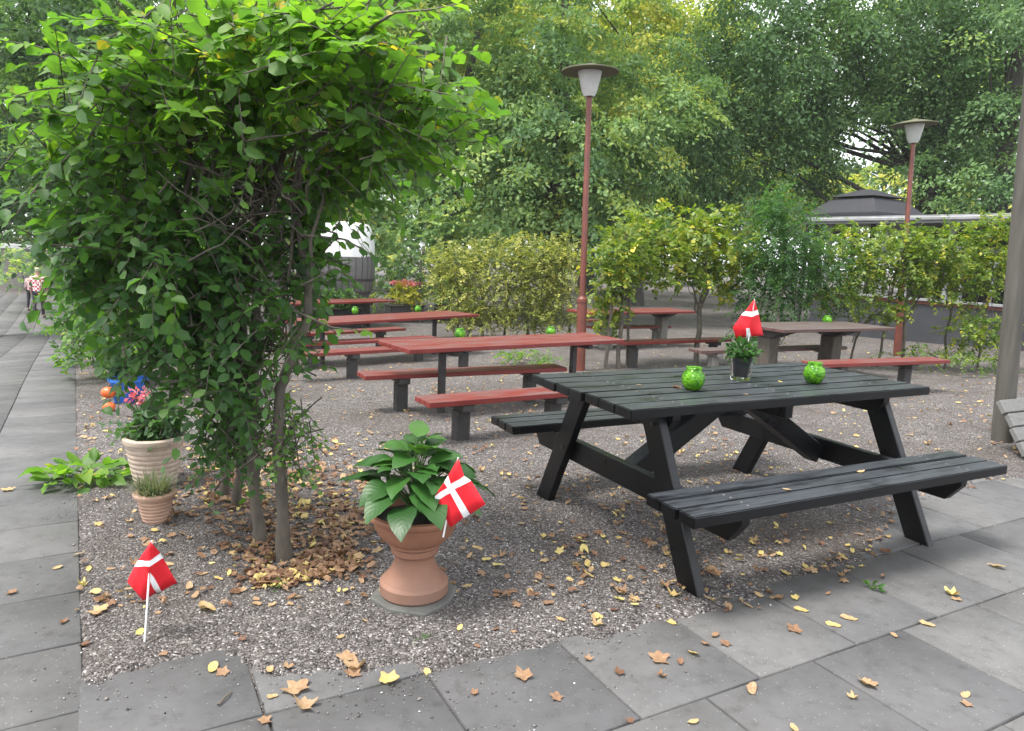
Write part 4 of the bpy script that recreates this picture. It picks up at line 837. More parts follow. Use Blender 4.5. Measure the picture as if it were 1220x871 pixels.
# ------------------------------------------------------------------ pots along the path edge
def ribbed(r0, r1, h, nrib, lip):
    P = [(0, 0), (r0*.96, 0), (r0, .006)]
    for i in range(nrib*6+1):
        t = i/(nrib*6); r = r0+(r1-r0)*(t**.8); P.append((r+.0035*abs(math.sin(i*math.pi/6))-.002, .01+t*(h-.01-lip)))
    P += [(r1+.012, h-lip), (r1+.016, h-lip*.6), (r1+.016, h-lip*.2), (r1+.010, h), (r1-.008, h), (r1-.014, h-.01), (r1-.02, h-.04), (0, h-.045)]
    return P
def pots():
    p = un(186, 622); a = empty('clay_pot', p, 0, 'small ribbed pinkish clay pot of grey grass', 'pot', 'clay pots by the path')
    lathe_obj('pot_wall', ribbed(.055, .082, .155, 7, .02), M['pinkpot'], a, 36); lathe_obj('soil', [(.075, .118), (.03, .125), (0, .125)], M['soil'], a, 20)
    q = np.random.default_rng(8); n = 420; az = q.uniform(0, 6.28, n); rr = .055*np.sqrt(q.random(n)); P = p+np.c_[rr*np.cos(az), rr*np.sin(az), np.full(n, .12)]
    lean = q.uniform(.1, 1.0, n); az2 = az+q.normal(0, .4, n); D = np.c_[np.cos(az2)*lean, np.sin(az2)*lean, np.ones(n)]; D /= np.linalg.norm(D, axis=1)[:, None]; L = q.uniform(.07, .17, n)
    sd_ = np.c_[-np.sin(az2), np.cos(az2), np.zeros(n)]*.0022
    mid = P+D*(L*.6)[:, None]; tip = P+D*L[:, None]; tip[:, 2] -= lean*L*.35; tip[:, :2] += D[:, :2]*(L*.2)[:, None]
    V = np.stack([P-sd_, P+sd_, mid-sd_, mid+sd_, tip], 1).reshape(-1, 3); F = (np.array([[0, 1, 3], [0, 3, 2], [2, 3, 4]])[None]+(np.arange(n)*5)[:, None, None]).reshape(-1, 3)
    gr = empty('grass_plant', p+np.array([0, 0, .12]), 0, 'tuft of thin grey green grass in the small clay pot', 'plant')
    link('blades', np_mesh('blades', V, F, np.repeat(q.random(n), 3)), M['grassblade'], gr).location = -Vector(gr.location)
    p = un(186, 578); b = empty('clay_pot', p, 0, 'large pale ribbed clay pot beside the shrub', 'pot', 'clay pots by the path')
    lathe_obj('pot_wall', ribbed(.105, .150, .295, 9, .035), M['beigepot'], b, 44); lathe_obj('soil', [(.135, .24), (.06, .25), (0, .25)], M['soil'], b, 20)
    f = Foliage(81); c = p+np.array([0, 0, .385]); f.sprays(c, (.15, .14, .11), 90, .045, 12, .2, (.28, .1), .3, .5, True, .5)
    tb = Tubes()
    for k in range(12): tb.limb(p+np.array([rng.normal(0, .04), rng.normal(0, .04), .24]), c+ball(rng, 1)[0]*.12, .004, .002, .05, 5, 5)
    pl = empty('bushy_plant', p+np.array([0, 0, .24]), 0, 'dark bushy green plant in the large pale pot', 'plant')
    for o in (f.obj('foliage', M['leaf_shrub'], pl), f.twigs('sprays', M['barkA'], pl), tb.obj('stems', M['barkA'], pl)): o.location = -Vector(pl.location)
    p = un(154, 479); c_ = empty('blue_pot', p, 0, 'glossy blue pot half hidden by shrub leaves', 'pot')
    k = p[1]/F_PX
    lathe_obj('pot_wall', [(0, 0), (16*k, 0), (21*k, 26*k), (22.5*k, 27*k), (22.5*k, 30*k), (20.5*k, 30*k), (20*k, 26*k), (0, 25*k)], M['blue'], c_, 32)
    f = Foliage(82); f.sprays(p+np.array([0, 0, 40*k]), (20*k, .12, 13*k), 40, .05, 10, .16, (.08, .06), .2, .5, False)
    pl = empty('dark_plant', p+np.array([0, 0, 26*k]), 0, 'nearly black green plant in the blue pot', 'plant'); f.obj('foliage', M['leaf_shrub'], pl).location = -Vector(pl.location)
    f = Foliage(83); pp = p+np.array([.17, -.16, .09]); P = pp+ball(rng, 110, .4)*np.array([.11, .08, .085]); V, F, kk = place_leaves(P, P-pp+rng.normal(0, .03, P.shape), rng.normal(0, 1, P.shape)+[0, -.5, 1], rng.uniform(.03, .05, len(P))); f.push(V, F, np.repeat(rng.random(len(P)), kk))
    tb = Tubes(); [tb.limb(np.array([pp[0]+rng.normal(0, .02), pp[1]+rng.normal(0, .02), G(pp[0], pp[1])]), pp+ball(rng, 1)[0]*.05, .004, .002, .03, 4, 5) for _ in range(8)]
    pl = empty('flowering_plant', (pp[0], pp[1], G(pp[0], pp[1])), 0, 'pink flowering plant right against the blue pot', 'flower')
    for o in (f.obj('blossoms', M['flower'], pl), tb.obj('stems', M['leaf_stem'], pl)): o.location = -Vector(pl.location)
    for (px, py, rr, lb) in ((127, 479, 8.5, 'round orange pumpkin beside the blue pot, the upper of two'), (130, 487, 7.5, 'orange pumpkin lying lowest in front of the blue pot')):
        p = un(px, py+4); k = p[1]/F_PX; r = rr*k; V, F = lathe([(r*math.sin(t)*(1 if t < 1.57 else 1), r*.85*(1-math.cos(t))) for t in np.linspace(.05, 3.1, 14)], 30)
        a_ = np.arctan2(V[:, 1], V[:, 0]); V[:, :2] *= (1-.07*np.abs(np.sin(a_*4)))[:, None]
        if rr > 8: p = p+np.array([0, .04, .06])
        o = empty('pumpkin', p, random.random(), lb, 'pumpkin', 'orange pumpkins by the path'); link('flesh', np_mesh('flesh', V, F, smooth=True), M['orange'], o)
        V, F = tube_data([(0, 0, r*1.6), (.01, 0, r*1.85), (.02, 0, r*2.05)], [.012, .009, .01], 7); link('stalk', np_mesh('stalk', V, F, smooth=True), M['barkA'], o)
    # leafy weed lapping over the path
    f = Foliage(84); p = un(104, 575)
    P = []; 
    for k in range(75): a_ = rng.uniform(0, 6.28); r_ = .24*math.sqrt(rng.random()); P.append(p+np.array([r_*math.cos(a_)*1.0, r_*math.sin(a_)*.7, rng.uniform(.01, .10)]))
    P = np.array(P); D = (P-p)+rng.normal(0, .08, P.shape); D[:, 2] *= .4; N = np.array([0, 0, 1.])+rng.normal(0, .35, P.shape)
    V, F, kk = place_leaves(P, D, N, rng.uniform(.07, .13, len(P))); f.push(V, F, np.repeat(np.clip(rng.normal(.76, .1, len(P)), 0, .9), kk))
    tb = Tubes(); [tb.limb(np.array([p[0]+.1*rng.normal(), p[1]+.1*rng.normal(), p[2]-.01]), q, .003, .002, .04, 4, 4) for q in P[::3]]
    pl = empty('weed_plant', p, 0, 'bright green leafy weed spreading over the path edge', 'plant')
    for o in (f.obj('foliage', M['leaf_shrub'], pl), tb.obj('stems', M['leaf_stem'], pl)): o.location = -Vector(pl.location)
    f = Foliage(85); 
pots()

# ------------------------------------------------------------------ things far back: barrel, planters, wall, pavilion, people
def barrel():
    b = at(412, 392, 17); zb = G(b[0], b[1]); k = 17/F_PX
    st = empty('barrel_stand', (b[0], b[1], zb), .2, 'dark timber stand carrying the big barrel', 'stand')
    for y in (-.3, .3):
        bm = bmesh.new(); box(bm, -.55, .55, y-.08, y+.08, -.05, .62); bm_obj('bearer', bm, M['tarwood'], st, .01)
    o = empty('barrel', (b[0], b[1], zb+.62), .2, 'big old wooden barrel with white cover behind the shrub', 'barrel'); n = 26; H = 1.62; Rm, Re = .66, .5
    bm = bmesh.new()
    for j in range(n):
        a0, a1 = 2*math.pi*j/n+.012, 2*math.pi*(j+1)/n-.012
        for i in range(8):
            t0, t1 = i/8, (i+1)/8; r = lambda t: Re+(Rm-Re)*(1-(2*t-1)**2)
            bm.faces.new([bm.verts.new((r(t)*math.cos(a), r(t)*math.sin(a), t*H)) for a, t in ((a0, t0), (a1, t0), (a1, t1), (a0, t1))])
    bm_obj('staves', bm, M['greywood'], o); lathe_obj('inner_cask', [(0, .02), (Re-.02, .02), (Re+.9*(Rm-Re)-.02, H*.3), (Rm-.012, H*.5), (Re+.9*(Rm-Re)-.03, H*.7), (Re-.02, H-.02), (0, H-.02)], M['tarwood'], o, 30)
    for t in (.12, .3, .7, .88):
        r = Re+(Rm-Re)*(1-(2*t-1)**2)+.006; lathe_obj('hoop', [(r-.01, t*H-.03), (r, t*H-.03), (r, t*H+.03), (r-.01, t*H+.03)], M['darkpost'], o, 40)
    lathe_obj('dome', [(Rm*.985, H*.62), (Rm*.98, H*.8), (Re+.07, H+.02), (Re+.02, H+.10), (Re-.1, H+.15), (0, H+.18)], M['white'], o, 36, .006)  # white rounded shape over the upper part of the barrel
barrel()
def planter(px, py, Y, wpx, label, flowers):
    b = at(px, py, Y); zb = G(b[0], b[1]); k = Y/F_PX; W = wpx*k
    o = empty('planter_tub', (b[0], b[1], zb), .5, label, 'planter', 'dark planter tubs by the barrel')
    bm = bmesh.new(); box(bm, -W/2, W/2, -.22, .22, -.02, .42); bm_obj('tub_wall', bm, M['darkpost'], o, .015)
    bm = bmesh.new(); box(bm, -W/2-.02, W/2+.02, -.24, .24, .421, .46); bm_obj('rim', bm, M['darkpost'], o, .01)
    f = Foliage(int(px)); c = np.array([b[0], b[1], zb+.70]); f.sprays(c, (W*.55, .3, .30), 130, .07, 10, .25, (.86, .08) if flowers else (.5, .15), .3, .5, False)
    pl = empty('tub_plant', (b[0], b[1], zb+.45), 0, 'bright lime plants topped with pink flowers by the barrel' if flowers else 'green plants in the tub behind the shrub', 'plant'); f.obj('foliage', M['leaf_lime' if flowers else 'leaf_shrub'], pl).location = -Vector(pl.location)
    if flowers:
        P = c+np.array([0, 0, .30])+ball(rng, 160, .4)*np.array([W*.5, .25, .09]); V, F, kk = place_leaves(P, rng.normal(0, 1, P.shape), rng.normal(0, 1, P.shape)+[0, -.4, 1], rng.uniform(.05, .08, len(P)))
        f2 = Foliage(1); f2.push(V, F, np.repeat(rng.random(len(P)), kk)); f2.obj('blossoms', M['flower'], pl).location = -Vector(pl.location)
planter(482, 385, 18.5, 42, 'dark square tub of lime plants and pink flowers', True)
planter(398, 385, 16.3, 70, 'long dark tub behind the half hidden table', False)
def wall():
    a = at(-40, 312, 36); b = at(66, 312, 36); o = empty('stone_wall', (a+b)/2*np.array([1, 1, 0]), math.atan2(b[1]-a[1], b[0]-a[0]), 'pale stone wall with coping closing the path', 'wall'); L = 11.0; zt = at(20, 291, 36)[2]
    bm = bmesh.new(); box(bm, -L/2, L/2, -.25, .25, -2.2, zt-.22); bm_obj('masonry', bm, M['concrete'], o)
    bm = bmesh.new(); box(bm, -L/2-.05, L/2+.05, -.35, .35, zt-.217, zt); bm_obj('coping', bm, M['white'], o, .02)
wall()
def pavilion():
    # long open-sided garden pavilion; its front runs away from the camera beside the hedge
    p0 = un(1215, 421); c, s_ = math.cos(R(121)), math.sin(R(121)); z0 = G(p0[0], p0[1])
    o = empty('garden_pavilion', (p0[0]+.6*s_, p0[1]-.6*c, z0), R(121), 'low pavilion with thin white roof edge, white rail and dark screen', 'pavilion')
    # local x runs away from the camera, local y>0 towards the garden (left), y<0 is inside
    def B(name, m, *d, bev=.0): bm = bmesh.new(); box(bm, *d); return bm_obj(name, bm, m, o, bev)
    zr = 2.62
    B('roof', M['roofdark'], -6, 5.4, -5.0, .55, zr+.06, zr+.16); B('fascia', M['fade'], -6, 5.4, .553, .60, zr-.02, zr+.15, bev=.004); B('gutter', M['fade'], -6, 5.4, .603, .67, zr+.03, zr+.12, bev=.02)
    B('soffit', M['fade'], -6, 5.4, -5.0, .55, zr+.03, zr+.058)
    B('screen', M['screen'], -6, 5.4, -.02, .02, -.4, .78); B('red_rail', M['lampred'], -6, 5.4, -.04, .05, .783, .86, bev=.004); B('white_rail', M['fade'], -6, 5.4, -.08, .10, .863, .92, bev=.004)
    for i, x in enumerate(np.arange(-5.8, 5.4, 1.55)): B('post', M['fade'], x-.055, x+.055, -.055, .055, .923, zr+.028, bev=.006)
    for x in np.arange(-5.2, 5.3, .62): B('baluster', M['fade'], x-.03, x+.03, -.03, .03, .923, 1.75)
    B('top_rail', M['fade'], -6, 5.4, -.035, .035, 1.753, 1.80)
    B('back_wall', M['dim'], -6, 5.4, -5.0, -4.9, -.4, zr+.028); B('floor', M['concrete'], -6, 5.4, -4.9, -.1, -.4, .02); B('gable_beam', M['white'], 1.8, 1.95, -4.8, .5, 2.0, 2.12)
    gz = at(1032, 248, 19.5); q = empty('gazebo', (gz[0], gz[1], G(gz[0], gz[1])), .5, 'black tiered gazebo canopy behind the pavilion roof', 'gazebo'); zg = q.location[2]
    k = 19.5/F_PX; ze = at(1032, 252, 19.5)[2]-zg; zm = at(1032, 236, 19.5)[2]-zg; zt = at(1032, 226, 19.5)[2]-zg
    def pyr(name, h0, z0_, h1, z1_): bm = bmesh.new(); hexa(bm, [(-h0, -h0, z0_), (h0, -h0, z0_), (h0, h0, z0_), (-h0, h0, z0_), (-h1, -h1, z1_), (h1, -h1, z1_), (h1, h1, z1_), (-h1, h1, z1_)]); return bm_obj(name, bm, M['cloth'], q, .01)
    pyr('canopy', 1.05, ze-.1, .6, zm-.04); pyr('vent_canopy', .68, zm, .12, zt); pyr('valance', 1.05, ze-.35, 1.05, ze-.103)
    for x in (-.97, .97):
        for y in (-.97, .97): bm = bmesh.new(); box(bm, x-.04, x+.04, y-.04, y+.04, -.1, ze-.11); bm_obj('post', bm, M['darkpost'], q)
M['roofdark'] = simple('roof_felt', (.13, .13, .14), (.08, .08, .09), .8, 4, .2); M['fade'] = simple('faded_white_paint', (.30, .31, .32), (.2, .205, .21), .6, 5, .1)
M['screen'] = simple('dark_screen', (.045, .047, .055), (.03, .031, .037), .6, 3, .1); M['dim'] = simple('dark_boarding', (.06, .055, .05), (.035, .03, .03), .7, 3, .2); M['cloth'] = simple('black_canvas', (.03, .031, .038), (.022, .023, .03), .7, 5, .1)
pavilion()
def person(px, foot, head, Y, shirt, trousers, hair, label, facing=0., stride=.12, bend=.0):
    """one continuous skin-modifier body with shirt, trousers, hair and shoes over it"""
    b = at(px, foot, Y); H = at(px, head, Y)[2]-b[2]; u = H/1.70
    root = empty('person', b, facing, label, 'person', 'people on the path')
    def skin(name, pts, edges, rads, m, rootv=0):
        me = bpy.data.meshes.new(name); me.from_pydata([tuple(np.array(p)*u) for p in pts], edges, []); o = link(name, me, m, root)
        md = o.modifiers.new('skin', 'SKIN'); me.skin_vertices[0].data
        for v, r in zip(me.skin_vertices[0].data, rads): v.radius = (r*u, r*u*.9) if not isinstance(r, tuple) else (r[0]*u, r[1]*u)
        me.skin_vertices[0].data[rootv].use_root = True
        sb = o.modifiers.new('sub', 'SUBSURF'); sb.levels = 1; sb.render_levels = 2; return o
    s = stride; f = bend
    J = [(0, 0, .92), (0, f*.3, 1.12), (0, f*.8, 1.38), (0, f*1.0, 1.47), (0, f*1.1+.015, 1.58), (0, f*1.1+.02, 1.66),
         (.10, 0, .86), (.10, s, .48), (.10, s*1.1-.05, .07), (.10, s*1.1+.11, .035), (-.10, 0, .86), (-.10, -s*.6, .48), (-.10, -s*1.9, .09), (-.10, -s*1.9+.15, .035),
         (.18, f*.8, 1.38), (.24, f*.8-.04, 1.10), (.23, f*.8+.10, .86), (.225, f*.8+.14, .76), (-.18, f*.8, 1.38), (-.24, f*.8+.03, 1.10), (-.23, f*.8+.12, .87), (-.225, f*.8+.16, .77)]
    E = [(0, 1), (1, 2), (2, 3), (3, 4), (4, 5), (0, 6), (6, 7), (7, 8), (8, 9), (0, 10), (10, 11), (11, 12), (12, 13), (2, 14), (14, 15), (15, 16), (16, 17), (2, 18), (18, 19), (19, 20), (20, 21)]
    Rr = [.12, (.125, .09), (.13, .095), .055, .085, .07, .085, .058, .04, .035, .085, .058, .04, .035, .052, .042, .034, .03, .052, .042, .034, .03]
    skin('body', J, E, Rr, M['skin'])
    T = [(p[0], p[1], p[2]) for p in J]
    skin('shirt', [(0, 0, .84), T[1], T[2], (0, f, 1.43), T[14], T[15], ((T[15][0]+T[16][0])/2, (T[15][1]+T[16][1])/2, .98), T[18], T[19], ((T[19][0]+T[20][0])/2, (T[19][1]+T[20][1])/2, .98)], [(0, 1), (1, 2), (2, 3), (2, 4), (4, 5), (5, 6), (2, 7), (7, 8), (8, 9)], [(.165, .12), (.15, .11), (.15, .115), .07, .075, .062, .056, .075, .062, .056], shirt, 1)
    skin('trousers', [(0, 0, .93), T[6], T[7], (T[8][0], T[8][1], .10), T[10], T[11], (T[12][0], T[12][1], .12)], [(0, 1), (1, 2), (2, 3), (0, 4), (4, 5), (5, 6)], [(.14, .11), .10, .072, .058, .10, .072, .058], trousers, 0)
    c = np.array([0, f*1.1+.005, 1.625])*u; V, F = lathe([(.096*u*math.sin(t), .105*u*math.cos(t)) for t in np.linspace(.01, 1.75, 8)], 18); V = V+c; link('hair', np_mesh('hair', V, F, smooth=True), hair, root)
    for x in (-.03, .03):
        V, F = lathe([(.011*u*math.sin(t), .011*u*math.cos(t)) for t in np.linspace(.05, 3.1, 6)], 8); link('eye', np_mesh('eye', V+np.array([x*u, c[1]+.085*u, 1.585*u]), F, smooth=True), M['darkpost'], root)
    V, F = lathe([(.014*u*math.sin(t), .018*u*math.cos(t)) for t in np.linspace(.05, 3.1, 6)], 8); link('nose', np_mesh('nose', V+np.array([0, c[1]+.098*u, 1.56*u]), F, smooth=True), M['skin'], root)
    for (x, y, z) in (T[9], T[13]):
        V, F = lathe([(.05*u*math.sin(t), .05*u*math.cos(t)) for t in np.linspace(.05, 3.1, 8)], 12); V = V*np.array([.9, 2.1, .8])+np.array([x, y-.04, .04])*u; link('shoe', np_mesh('shoe', V, F, smooth=True), M['darkpost'], root)
def check(name, c, size):
    m, t, b, new, lnk = mat(name); v = coords(new, lnk); w1 = new('ShaderNodeTexChecker'); w1.inputs['Scale'].default_value = size; lnk(v, w1.inputs[0]); w1.inputs[1].default_value = (*c, 1); w1.inputs[2].default_value = (.78, .74, .74, 1)
    lnk(w1.outputs[0], b.inputs['Base Color']); b.inputs['Roughness'].default_value = .8; return m
M['skin'] = simple('skin', (.55, .34, .25), (.5, .3, .22), .5, 10, .0); M['checkshirt'] = check('red_check_cloth', (.5, .05, .07), 17.); M['pinkcloth'] = check('pink_check_cloth', (.62, .25, .3), 20.)
M['navy'] = simple('dark_trousers', (.03, .025, .04), None, .8, 20); M['palehair'] = simple('pale_hair', (.5, .42, .3), None, .6, 30); M['pale_trousers'] = simple('pale_trousers', (.5, .47, .5), None, .8, 20)
def far_pt(px, py): return un(px, py)[1]
person(47, 379, 320, far_pt(47, 379), M['checkshirt'], M['navy'], M['palehair'], 'person walking away on the path in a red and white checked top', R(20), .13, .06)
person(38.5, 370, 325, far_pt(38.5, 370), M['pinkcloth'], M['navy'], M['palehair'], 'person in a paler pink top just ahead on the path', R(10), .1, .04)

# ------------------------------------------------------------------ fallen leaves
def outline(kind, q):
    if kind == 'lobed':      # five-lobed maple-like leaf
        pts = []
        for i in range(20):
            a = i/20*2*math.pi; r = .30+.20*(abs(math.cos(2.5*a))**1.3)*(1 if abs(a-math.pi) > .5 else .35)*q.uniform(.5, 1.2)+q.normal(0, .03); pts.append((r*math.cos(a)*1.05+.0, r*math.sin(a)))
    else:
        pts = [(.5*math.cos(a)*(1+.08*math.cos(a)), .27*math.sin(a)*(1+.25*math.cos(a+.6))+q.normal(0, .008)) for a in np.linspace(0, 2*math.pi, 15)[:-1]]
    return np.array(pts)
def dead_leaf_mesh(kind, seed, curl):
    q = np.random.default_rng(seed); o = outline(kind, q); n = len(o); bx = q.normal(0, 1, 3)
    zf = lambda x, y: curl*((x*x*(1.2+.4*bx[0])+y*y*(2.2+.5*bx[1])+.9*bx[2]*x*y)+.08*np.sin(9*x+7*y))
    inner = o*.5; V = [(0, 0, 0)]+[(x, y, zf(x, y)) for x, y in inner]+[(x, y, zf(x, y)+q.normal(0, .02)) for x, y in o]
    F = [(0, 1+i, 1+(i+1) % n) for i in range(n)]
    for i in range(n): a, b_ = 1+i, 1+(i+1) % n; F += [(a, a+n, b_+n), (a, b_+n, b_)]
    V = np.array(V); V[:, 2] -= V[:, 2].min(); return V, np.array(F)
SHAPES = [dead_leaf_mesh('lobed' if i % 2 == 0 else 'oval', 100+i, [.2, .35, .55, .25, .45, .65, .3, .4][i]) for i in range(8)]
def surf(x, y): return np.maximum(ground_z(x, y), np.where(gravel_depth(x, y) < 0.0, g(x, y), -9.))
def litter(n, sampler, smin, smax, tint, seed, name, label):
    q = np.random.default_rng(seed); xy = sampler(q, n); n = len(xy); zz = surf(xy[:, 0], xy[:, 1])+.002
    Vs, Fs, Ts = [], [], []; k = 0
    for i in range(n):
        V, F = SHAPES[q.integers(0, 8)]; s_ = q.uniform(smin, smax); a = q.uniform(0, 6.28); Rm = np.array(Matrix.Rotation(a, 3, 'Z') @ Matrix.Rotation(q.normal(0, .2), 3, 'X') @ Matrix.Rotation(q.normal(0, .2)+(math.pi if q.random() < .4 else 0), 3, 'Y'))
        V = V*np.array([1, q.uniform(.55, 1.1), q.uniform(.4, 1.9)]); W = (V*s_) @ Rm.T; W[:, 2] -= W[:, 2].min(); W += np.array([xy[i, 0], xy[i, 1], zz[i]+abs(q.normal(0, .006))]); Vs.append(W); Fs.append(F+k); k += len(V); Ts.append(np.clip(tint[0]+q.normal(0, tint[1])+(q.random() < .07)*.4+q.normal(0, .05, len(F)), 0, 1))
    return tag(link(name, np_mesh(name, np.concatenate(Vs), np.concatenate(Fs), np.concatenate(Ts)), M['litter']), label, kind='stuff')
heap_pts = [(330, 660, 60, 20), (300, 610, 60, 30), (380, 640, 60, 35), (420, 620, 40, 30), (350, 590, 80, 30), (250, 590, 50, 25), (400, 670, 35, 15), (330, 690, 50, 12), (370, 560, 60, 30), (300, 560, 70, 20)]
def heap(q, n):
    out = []
    for i in range(n):
        px, py, sx, sy = heap_pts[q.integers(0, len(heap_pts))]; out.append(un(q.normal(px, sx*.6), q.normal(py, sy*.6))[:2])
    return np.array(out)
def scatter(q, n):
    P = []
    while len(P) < n:
        px, py = q.uniform(90, 1220), 400+330*q.random()**1.6
        p = un(px, py)
        if gravel_depth(p[0], p[1]) > -.05 and vnoise(p[0], p[1], 1.3, 21) > q.random()*.8 and p[1] < 18 and (py < 545 or q.random() < .4): P.append(p[:2])
    return np.array(P)
litter(1500, heap, .022, .06, (.48, .22), 91, 'dead_leaves', 'thick brown and tan dead leaves under the big shrub')
litter(3000, scatter, .02, .055, (.68, .2), 92, 'scattered_leaves', 'dry leaves strewn over the gravel between the tables')
pat = [(730, 600), (800, 570), (900, 600), (760, 640), (1000, 640), (900, 660), (980, 670), (620, 480), (700, 560), (650, 520), (1150, 440), (1100, 480), (560, 480), (590, 450)]
def drift(q, n):
    out = []
    for i in range(n): px, py = pat[q.integers(0, len(pat))]; out.append(un(q.normal(px, 40), q.normal(py, 14))[:2])
    return np.array(out)
litter(230, drift, .022, .05, (.6, .2), 93, 'leaf_drift', 'drifts of tan leaves below and around the black table')
# separate leaves one can point to: (px, py, size px, tint, shape)
ONE = [(413, 788, 26, .68, 0, 'brown'), (424, 797, 30, .74, 2, 'tan'), (420, 803, 24, .6, 4, 'brown'), (352, 822, 38, .66, 0, 'tan'), (362, 843, 30, .66, 2, 'tan'), (321, 801, 16, .85, 3, 'yellow'), (325, 831, 14, .76, 1, 'tan'), (316, 859, 18, .64, 0, 'tan'), (463, 811, 30, .88, 4, 'yellow'), (509, 799, 15, .9, 1, 'pale yellow'), (253, 797, 22, .92, 3, 'yellow'), (266, 802, 18, .6, 0, 'tan'), (246, 728, 32, .78, 5, 'golden'), (117, 731, 26, .8, 0, 'tan'), (624, 806, 26, .62, 4, 'tan'), (663, 832, 18, .45, 0, 'reddish brown'), (711, 747, 20, .78, 2, 'tan'), (710, 738, 18, .86, 1, 'yellow'), (786, 785, 28, .62, 0, 'tan'), (788, 806, 14, .5, 2, 'brown'), (738, 802, 16, .32, 4, 'dark red'), (826, 779, 18, .9, 1, 'yellow'), (896, 822, 22, .72, 5, 'tan'), (947, 751, 22, .5, 0, 'reddish'), (946, 868, 16, .8, 1, 'yellow'), (955, 728, 18, .88, 3, 'yellow'), (1012, 738, 20, .85, 3, 'yellow'), (1033, 816, 28, .66, 4, 'tan'), (1105, 745, 18, .8, 1, 'yellow'), (1134, 709, 20, .9, 2, 'yellow'), (1152, 840, 16, .6, 0, 'tan'), (1151, 829, 16, .82, 3, 'pale yellow'), (993, 746, 18, .86, 1, 'yellow'), (864, 768, 16, .45, 0, 'brown'), (802, 713, 18, .9, 2, 'yellow'), (840, 768, 12, .5, 5, 'brown'), (1186, 675, 22, .84, 3, 'yellow'), (1140, 715, 14, .7, 0, 'tan'), (825, 861, 16, .84, 1, 'yellow'), (800, 742, 16, .9, 3, 'yellow'), (851, 758, 14, .6, 5, 'tan'), (850, 685, 24, .6, 0, 'brown'), (565, 826, 12, .5, 4, 'brown'), (569, 772, 10, .5, 1, 'brown'), (200, 675, 14, .8, 3, 'yellow'), (195, 782, 14, .6, 0, 'brown'), (75, 742, 14, .4, 5, 'dark brown'), (14, 707, 14, .5, 4, 'brown'), (68, 677, 12, .8, 3, 'pale'), (10, 584, 16, .78, 0, 'tan'), (119, 720, 14, .72, 2, 'tan'), (405, 762, 14, .75, 3, 'tan'), (344, 797, 16, .7, 4, 'tan'), (700, 786, 12, .6, 2, 'brown'), (751, 860, 12, .35, 4, 'brown'), (810, 790, 13, .4, 5, 'dark brown'), (1016, 832, 14, .76, 2, 'tan'), (1065, 758, 12, .7, 3, 'tan')]
LM = {}
def leaf_obj(x, y, s_, tint, shp, label, group, z=None):
    key = (shp, round(tint, 1))
    if key not in LM:
        V, F = SHAPES[shp]; LM[key] = np_mesh('fallen_leaf', V, F, np.clip(key[1]+rng.normal(0, .05, len(F)), 0, 1)); LM[key].materials.append(M['litter'])
    o = bpy.data.objects.new('fallen_leaf', LM[key]); COL.objects.link(o); zz = float(surf(x, y))+.003 if z is None else z
    o.location = (x, y, zz); o.scale = (s_, s_, s_); o.rotation_euler = (random.gauss(0, .12), random.gauss(0, .12), random.uniform(0, 6.28))
    return tag(o, label, 'leaf', group)
def place_word(p, px, py):
    if px < 98: return 'on the slab path at the left'
    if gravel_depth(p[0], p[1]) > 0: return 'on the gravel near the flag' if px < 300 else ('on the gravel before the urn' if px < 600 else 'on the gravel below the black table')
    if px < 330: return 'on the corner slab by the gravel flag'
    if px < 600: return 'on the paving before the urn'
    if px < 860: return 'on the paving nearest the black table leg'
    if px < 1030: return 'on the paving below the black bench'
    return 'on the paving at the lower right'
for (px, py, sz, tint, shp, cn) in ONE:
    p = un(px, py); lb = '%s %s fallen leaf %s' % (cn, 'lobed' if shp % 2 == 0 else 'oval', place_word(p, px, py)); leaf_obj(p[0], p[1], sz*p[1]/F_PX*1.05, tint, shp, lb, 'fallen leaves on the terrace')
q = np.random.default_rng(55); k = 0
while k < 190:
    px, py = (q.uniform(100, 1000), q.uniform(560, 790)) if q.random() < .4 else (q.normal(340, 75), q.normal(640, 42)); p = un(px, py); d = float(gravel_depth(p[0], p[1]))
    if d < .05 and q.random() < .85: continue
    tint = float(np.clip(q.normal(.62, .18), .2, 1)); cn = 'brown' if tint < .5 else ('tan' if tint < .8 else 'yellow'); shp = int(q.integers(0, 8))
    zone = 'among the leaf heap under the big shrub' if (px < 450 and py < 690) else place_word(p, px, py)
    leaf_obj(p[0], p[1], float(q.uniform(.02, .046)), tint, shp, 'small %s fallen leaf %s' % (cn, zone), 'small fallen leaves on the gravel'); k += 1
for (px, py, z, s_, tint, shp, lb) in [(806, 462, .752, .05, .35, 4, 'curled reddish leaf beside the green jar on the black table'), (762, 459, .752, .03, .72, 1, 'small tan leaf on the black tabletop near its left end'), (930, 455, .752, .03, .98, 3, 'pale yellow leaf between the vase and jar on the black table'),
    (889, 470, .752, .025, .74, 0, 'tan speck of leaf near the front edge of the black tabletop'), (1025, 562, .446, .04, .85, 1, 'yellow leaf on the black bench near its middle'), (937, 583, .446, .035, .82, 3, 'yellow leaf on the black bench nearer its left end')]:
    p = unz(px, py, z); leaf_obj(p[0], p[1], s_, tint, shp, lb, 'leaves dropped on the black table', z)
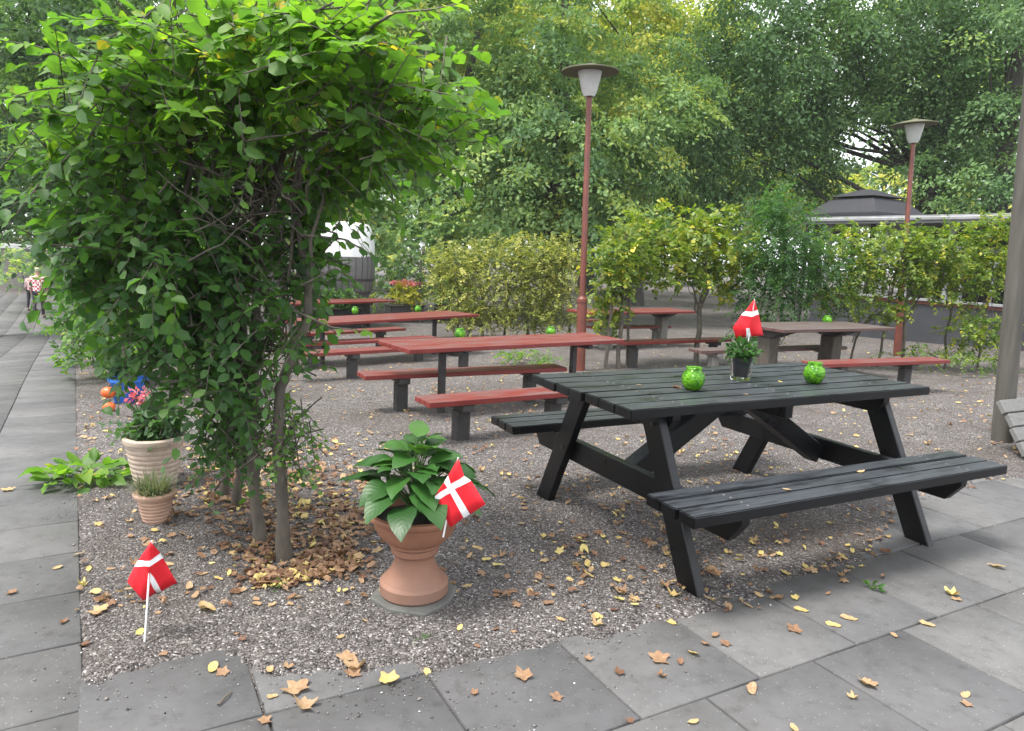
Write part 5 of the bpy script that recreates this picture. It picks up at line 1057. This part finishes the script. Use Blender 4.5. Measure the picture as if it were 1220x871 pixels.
def twig(px0, py0, px1, py1, label):
    a, b = un(px0, py0), un(px1, py1); a[2] += .006; b[2] += .006; m_ = (a+b)/2+np.array([.004, .006, .004]); tag(link('twig', np_mesh('twig', *tube_data([a, m_, b], [.004, .0035, .002], 6), smooth=True), M['barkA']), label, 'twig')
twig(172, 771, 200, 756, 'dark twig lying at the foot of the gravel flag'); twig(260, 842, 276, 825, 'short dark twig on the corner paving slab')

for (px, py, sz, lb) in ((330, 702, .05, 'tiny green seedling at the front of the leaf heap'), (430, 606, .07, 'little green weed among dead leaves left of the urn'), (505, 763, .03, 'tiny weed in the gravel before the urn slab'), (362, 575, .09, 'small leafy weed behind the shrub trunks'), (1038, 703, .06, 'wilted green sprig dropped on the paving under the bench')):
    p = un(px, py); n = 12; f = Foliage(int(px)); P = p+np.c_[rng.normal(0, sz*.25, (n, 2)), rng.uniform(.004, sz*.5, n)]; D = (P-p)+rng.normal(0, .012, P.shape)
    V, F, kk = place_leaves(P, D, np.array([0, 0, 1.])+rng.normal(0, .4, P.shape), rng.uniform(.3, .6, n)*sz); f.push(V, F, np.repeat(np.clip(rng.normal(.5, .12, n), 0, .85), kk))
    tb = Tubes(); [tb.add([p-[0, 0, .004], (p+q)/2+[0, 0, .004], q], [.0014, .0012, .001], 4) for q in P]
    pl = empty('seedling', p, 0, lb, 'plant', 'small weeds on the ground')
    for o in (f.obj('foliage', M['leaf_shrub'], pl), tb.obj('stems', M['leaf_stem'], pl)): o.location = -Vector(pl.location)

# ------------------------------------------------------------------ the slightly hazy air of the wood
hz = bmesh.new(); box(hz, -80, 80, -3, 80, -4.5, 32)
hm = bpy.data.materials.new('haze_air'); hm.use_nodes = True; ht = hm.node_tree; ht.nodes.remove(ht.nodes['Principled BSDF']); pv = ht.nodes.new('ShaderNodeVolumePrincipled'); pv.inputs['Density'].default_value = .0006; pv.inputs['Color'].default_value = (.92, .94, .95, 1)
ht.links.new(pv.outputs[0], ht.nodes['Material Output'].inputs['Volume'])
tag(bm_obj('haze', hz, hm), kind='stuff', label='thin pale haze between the far trees')
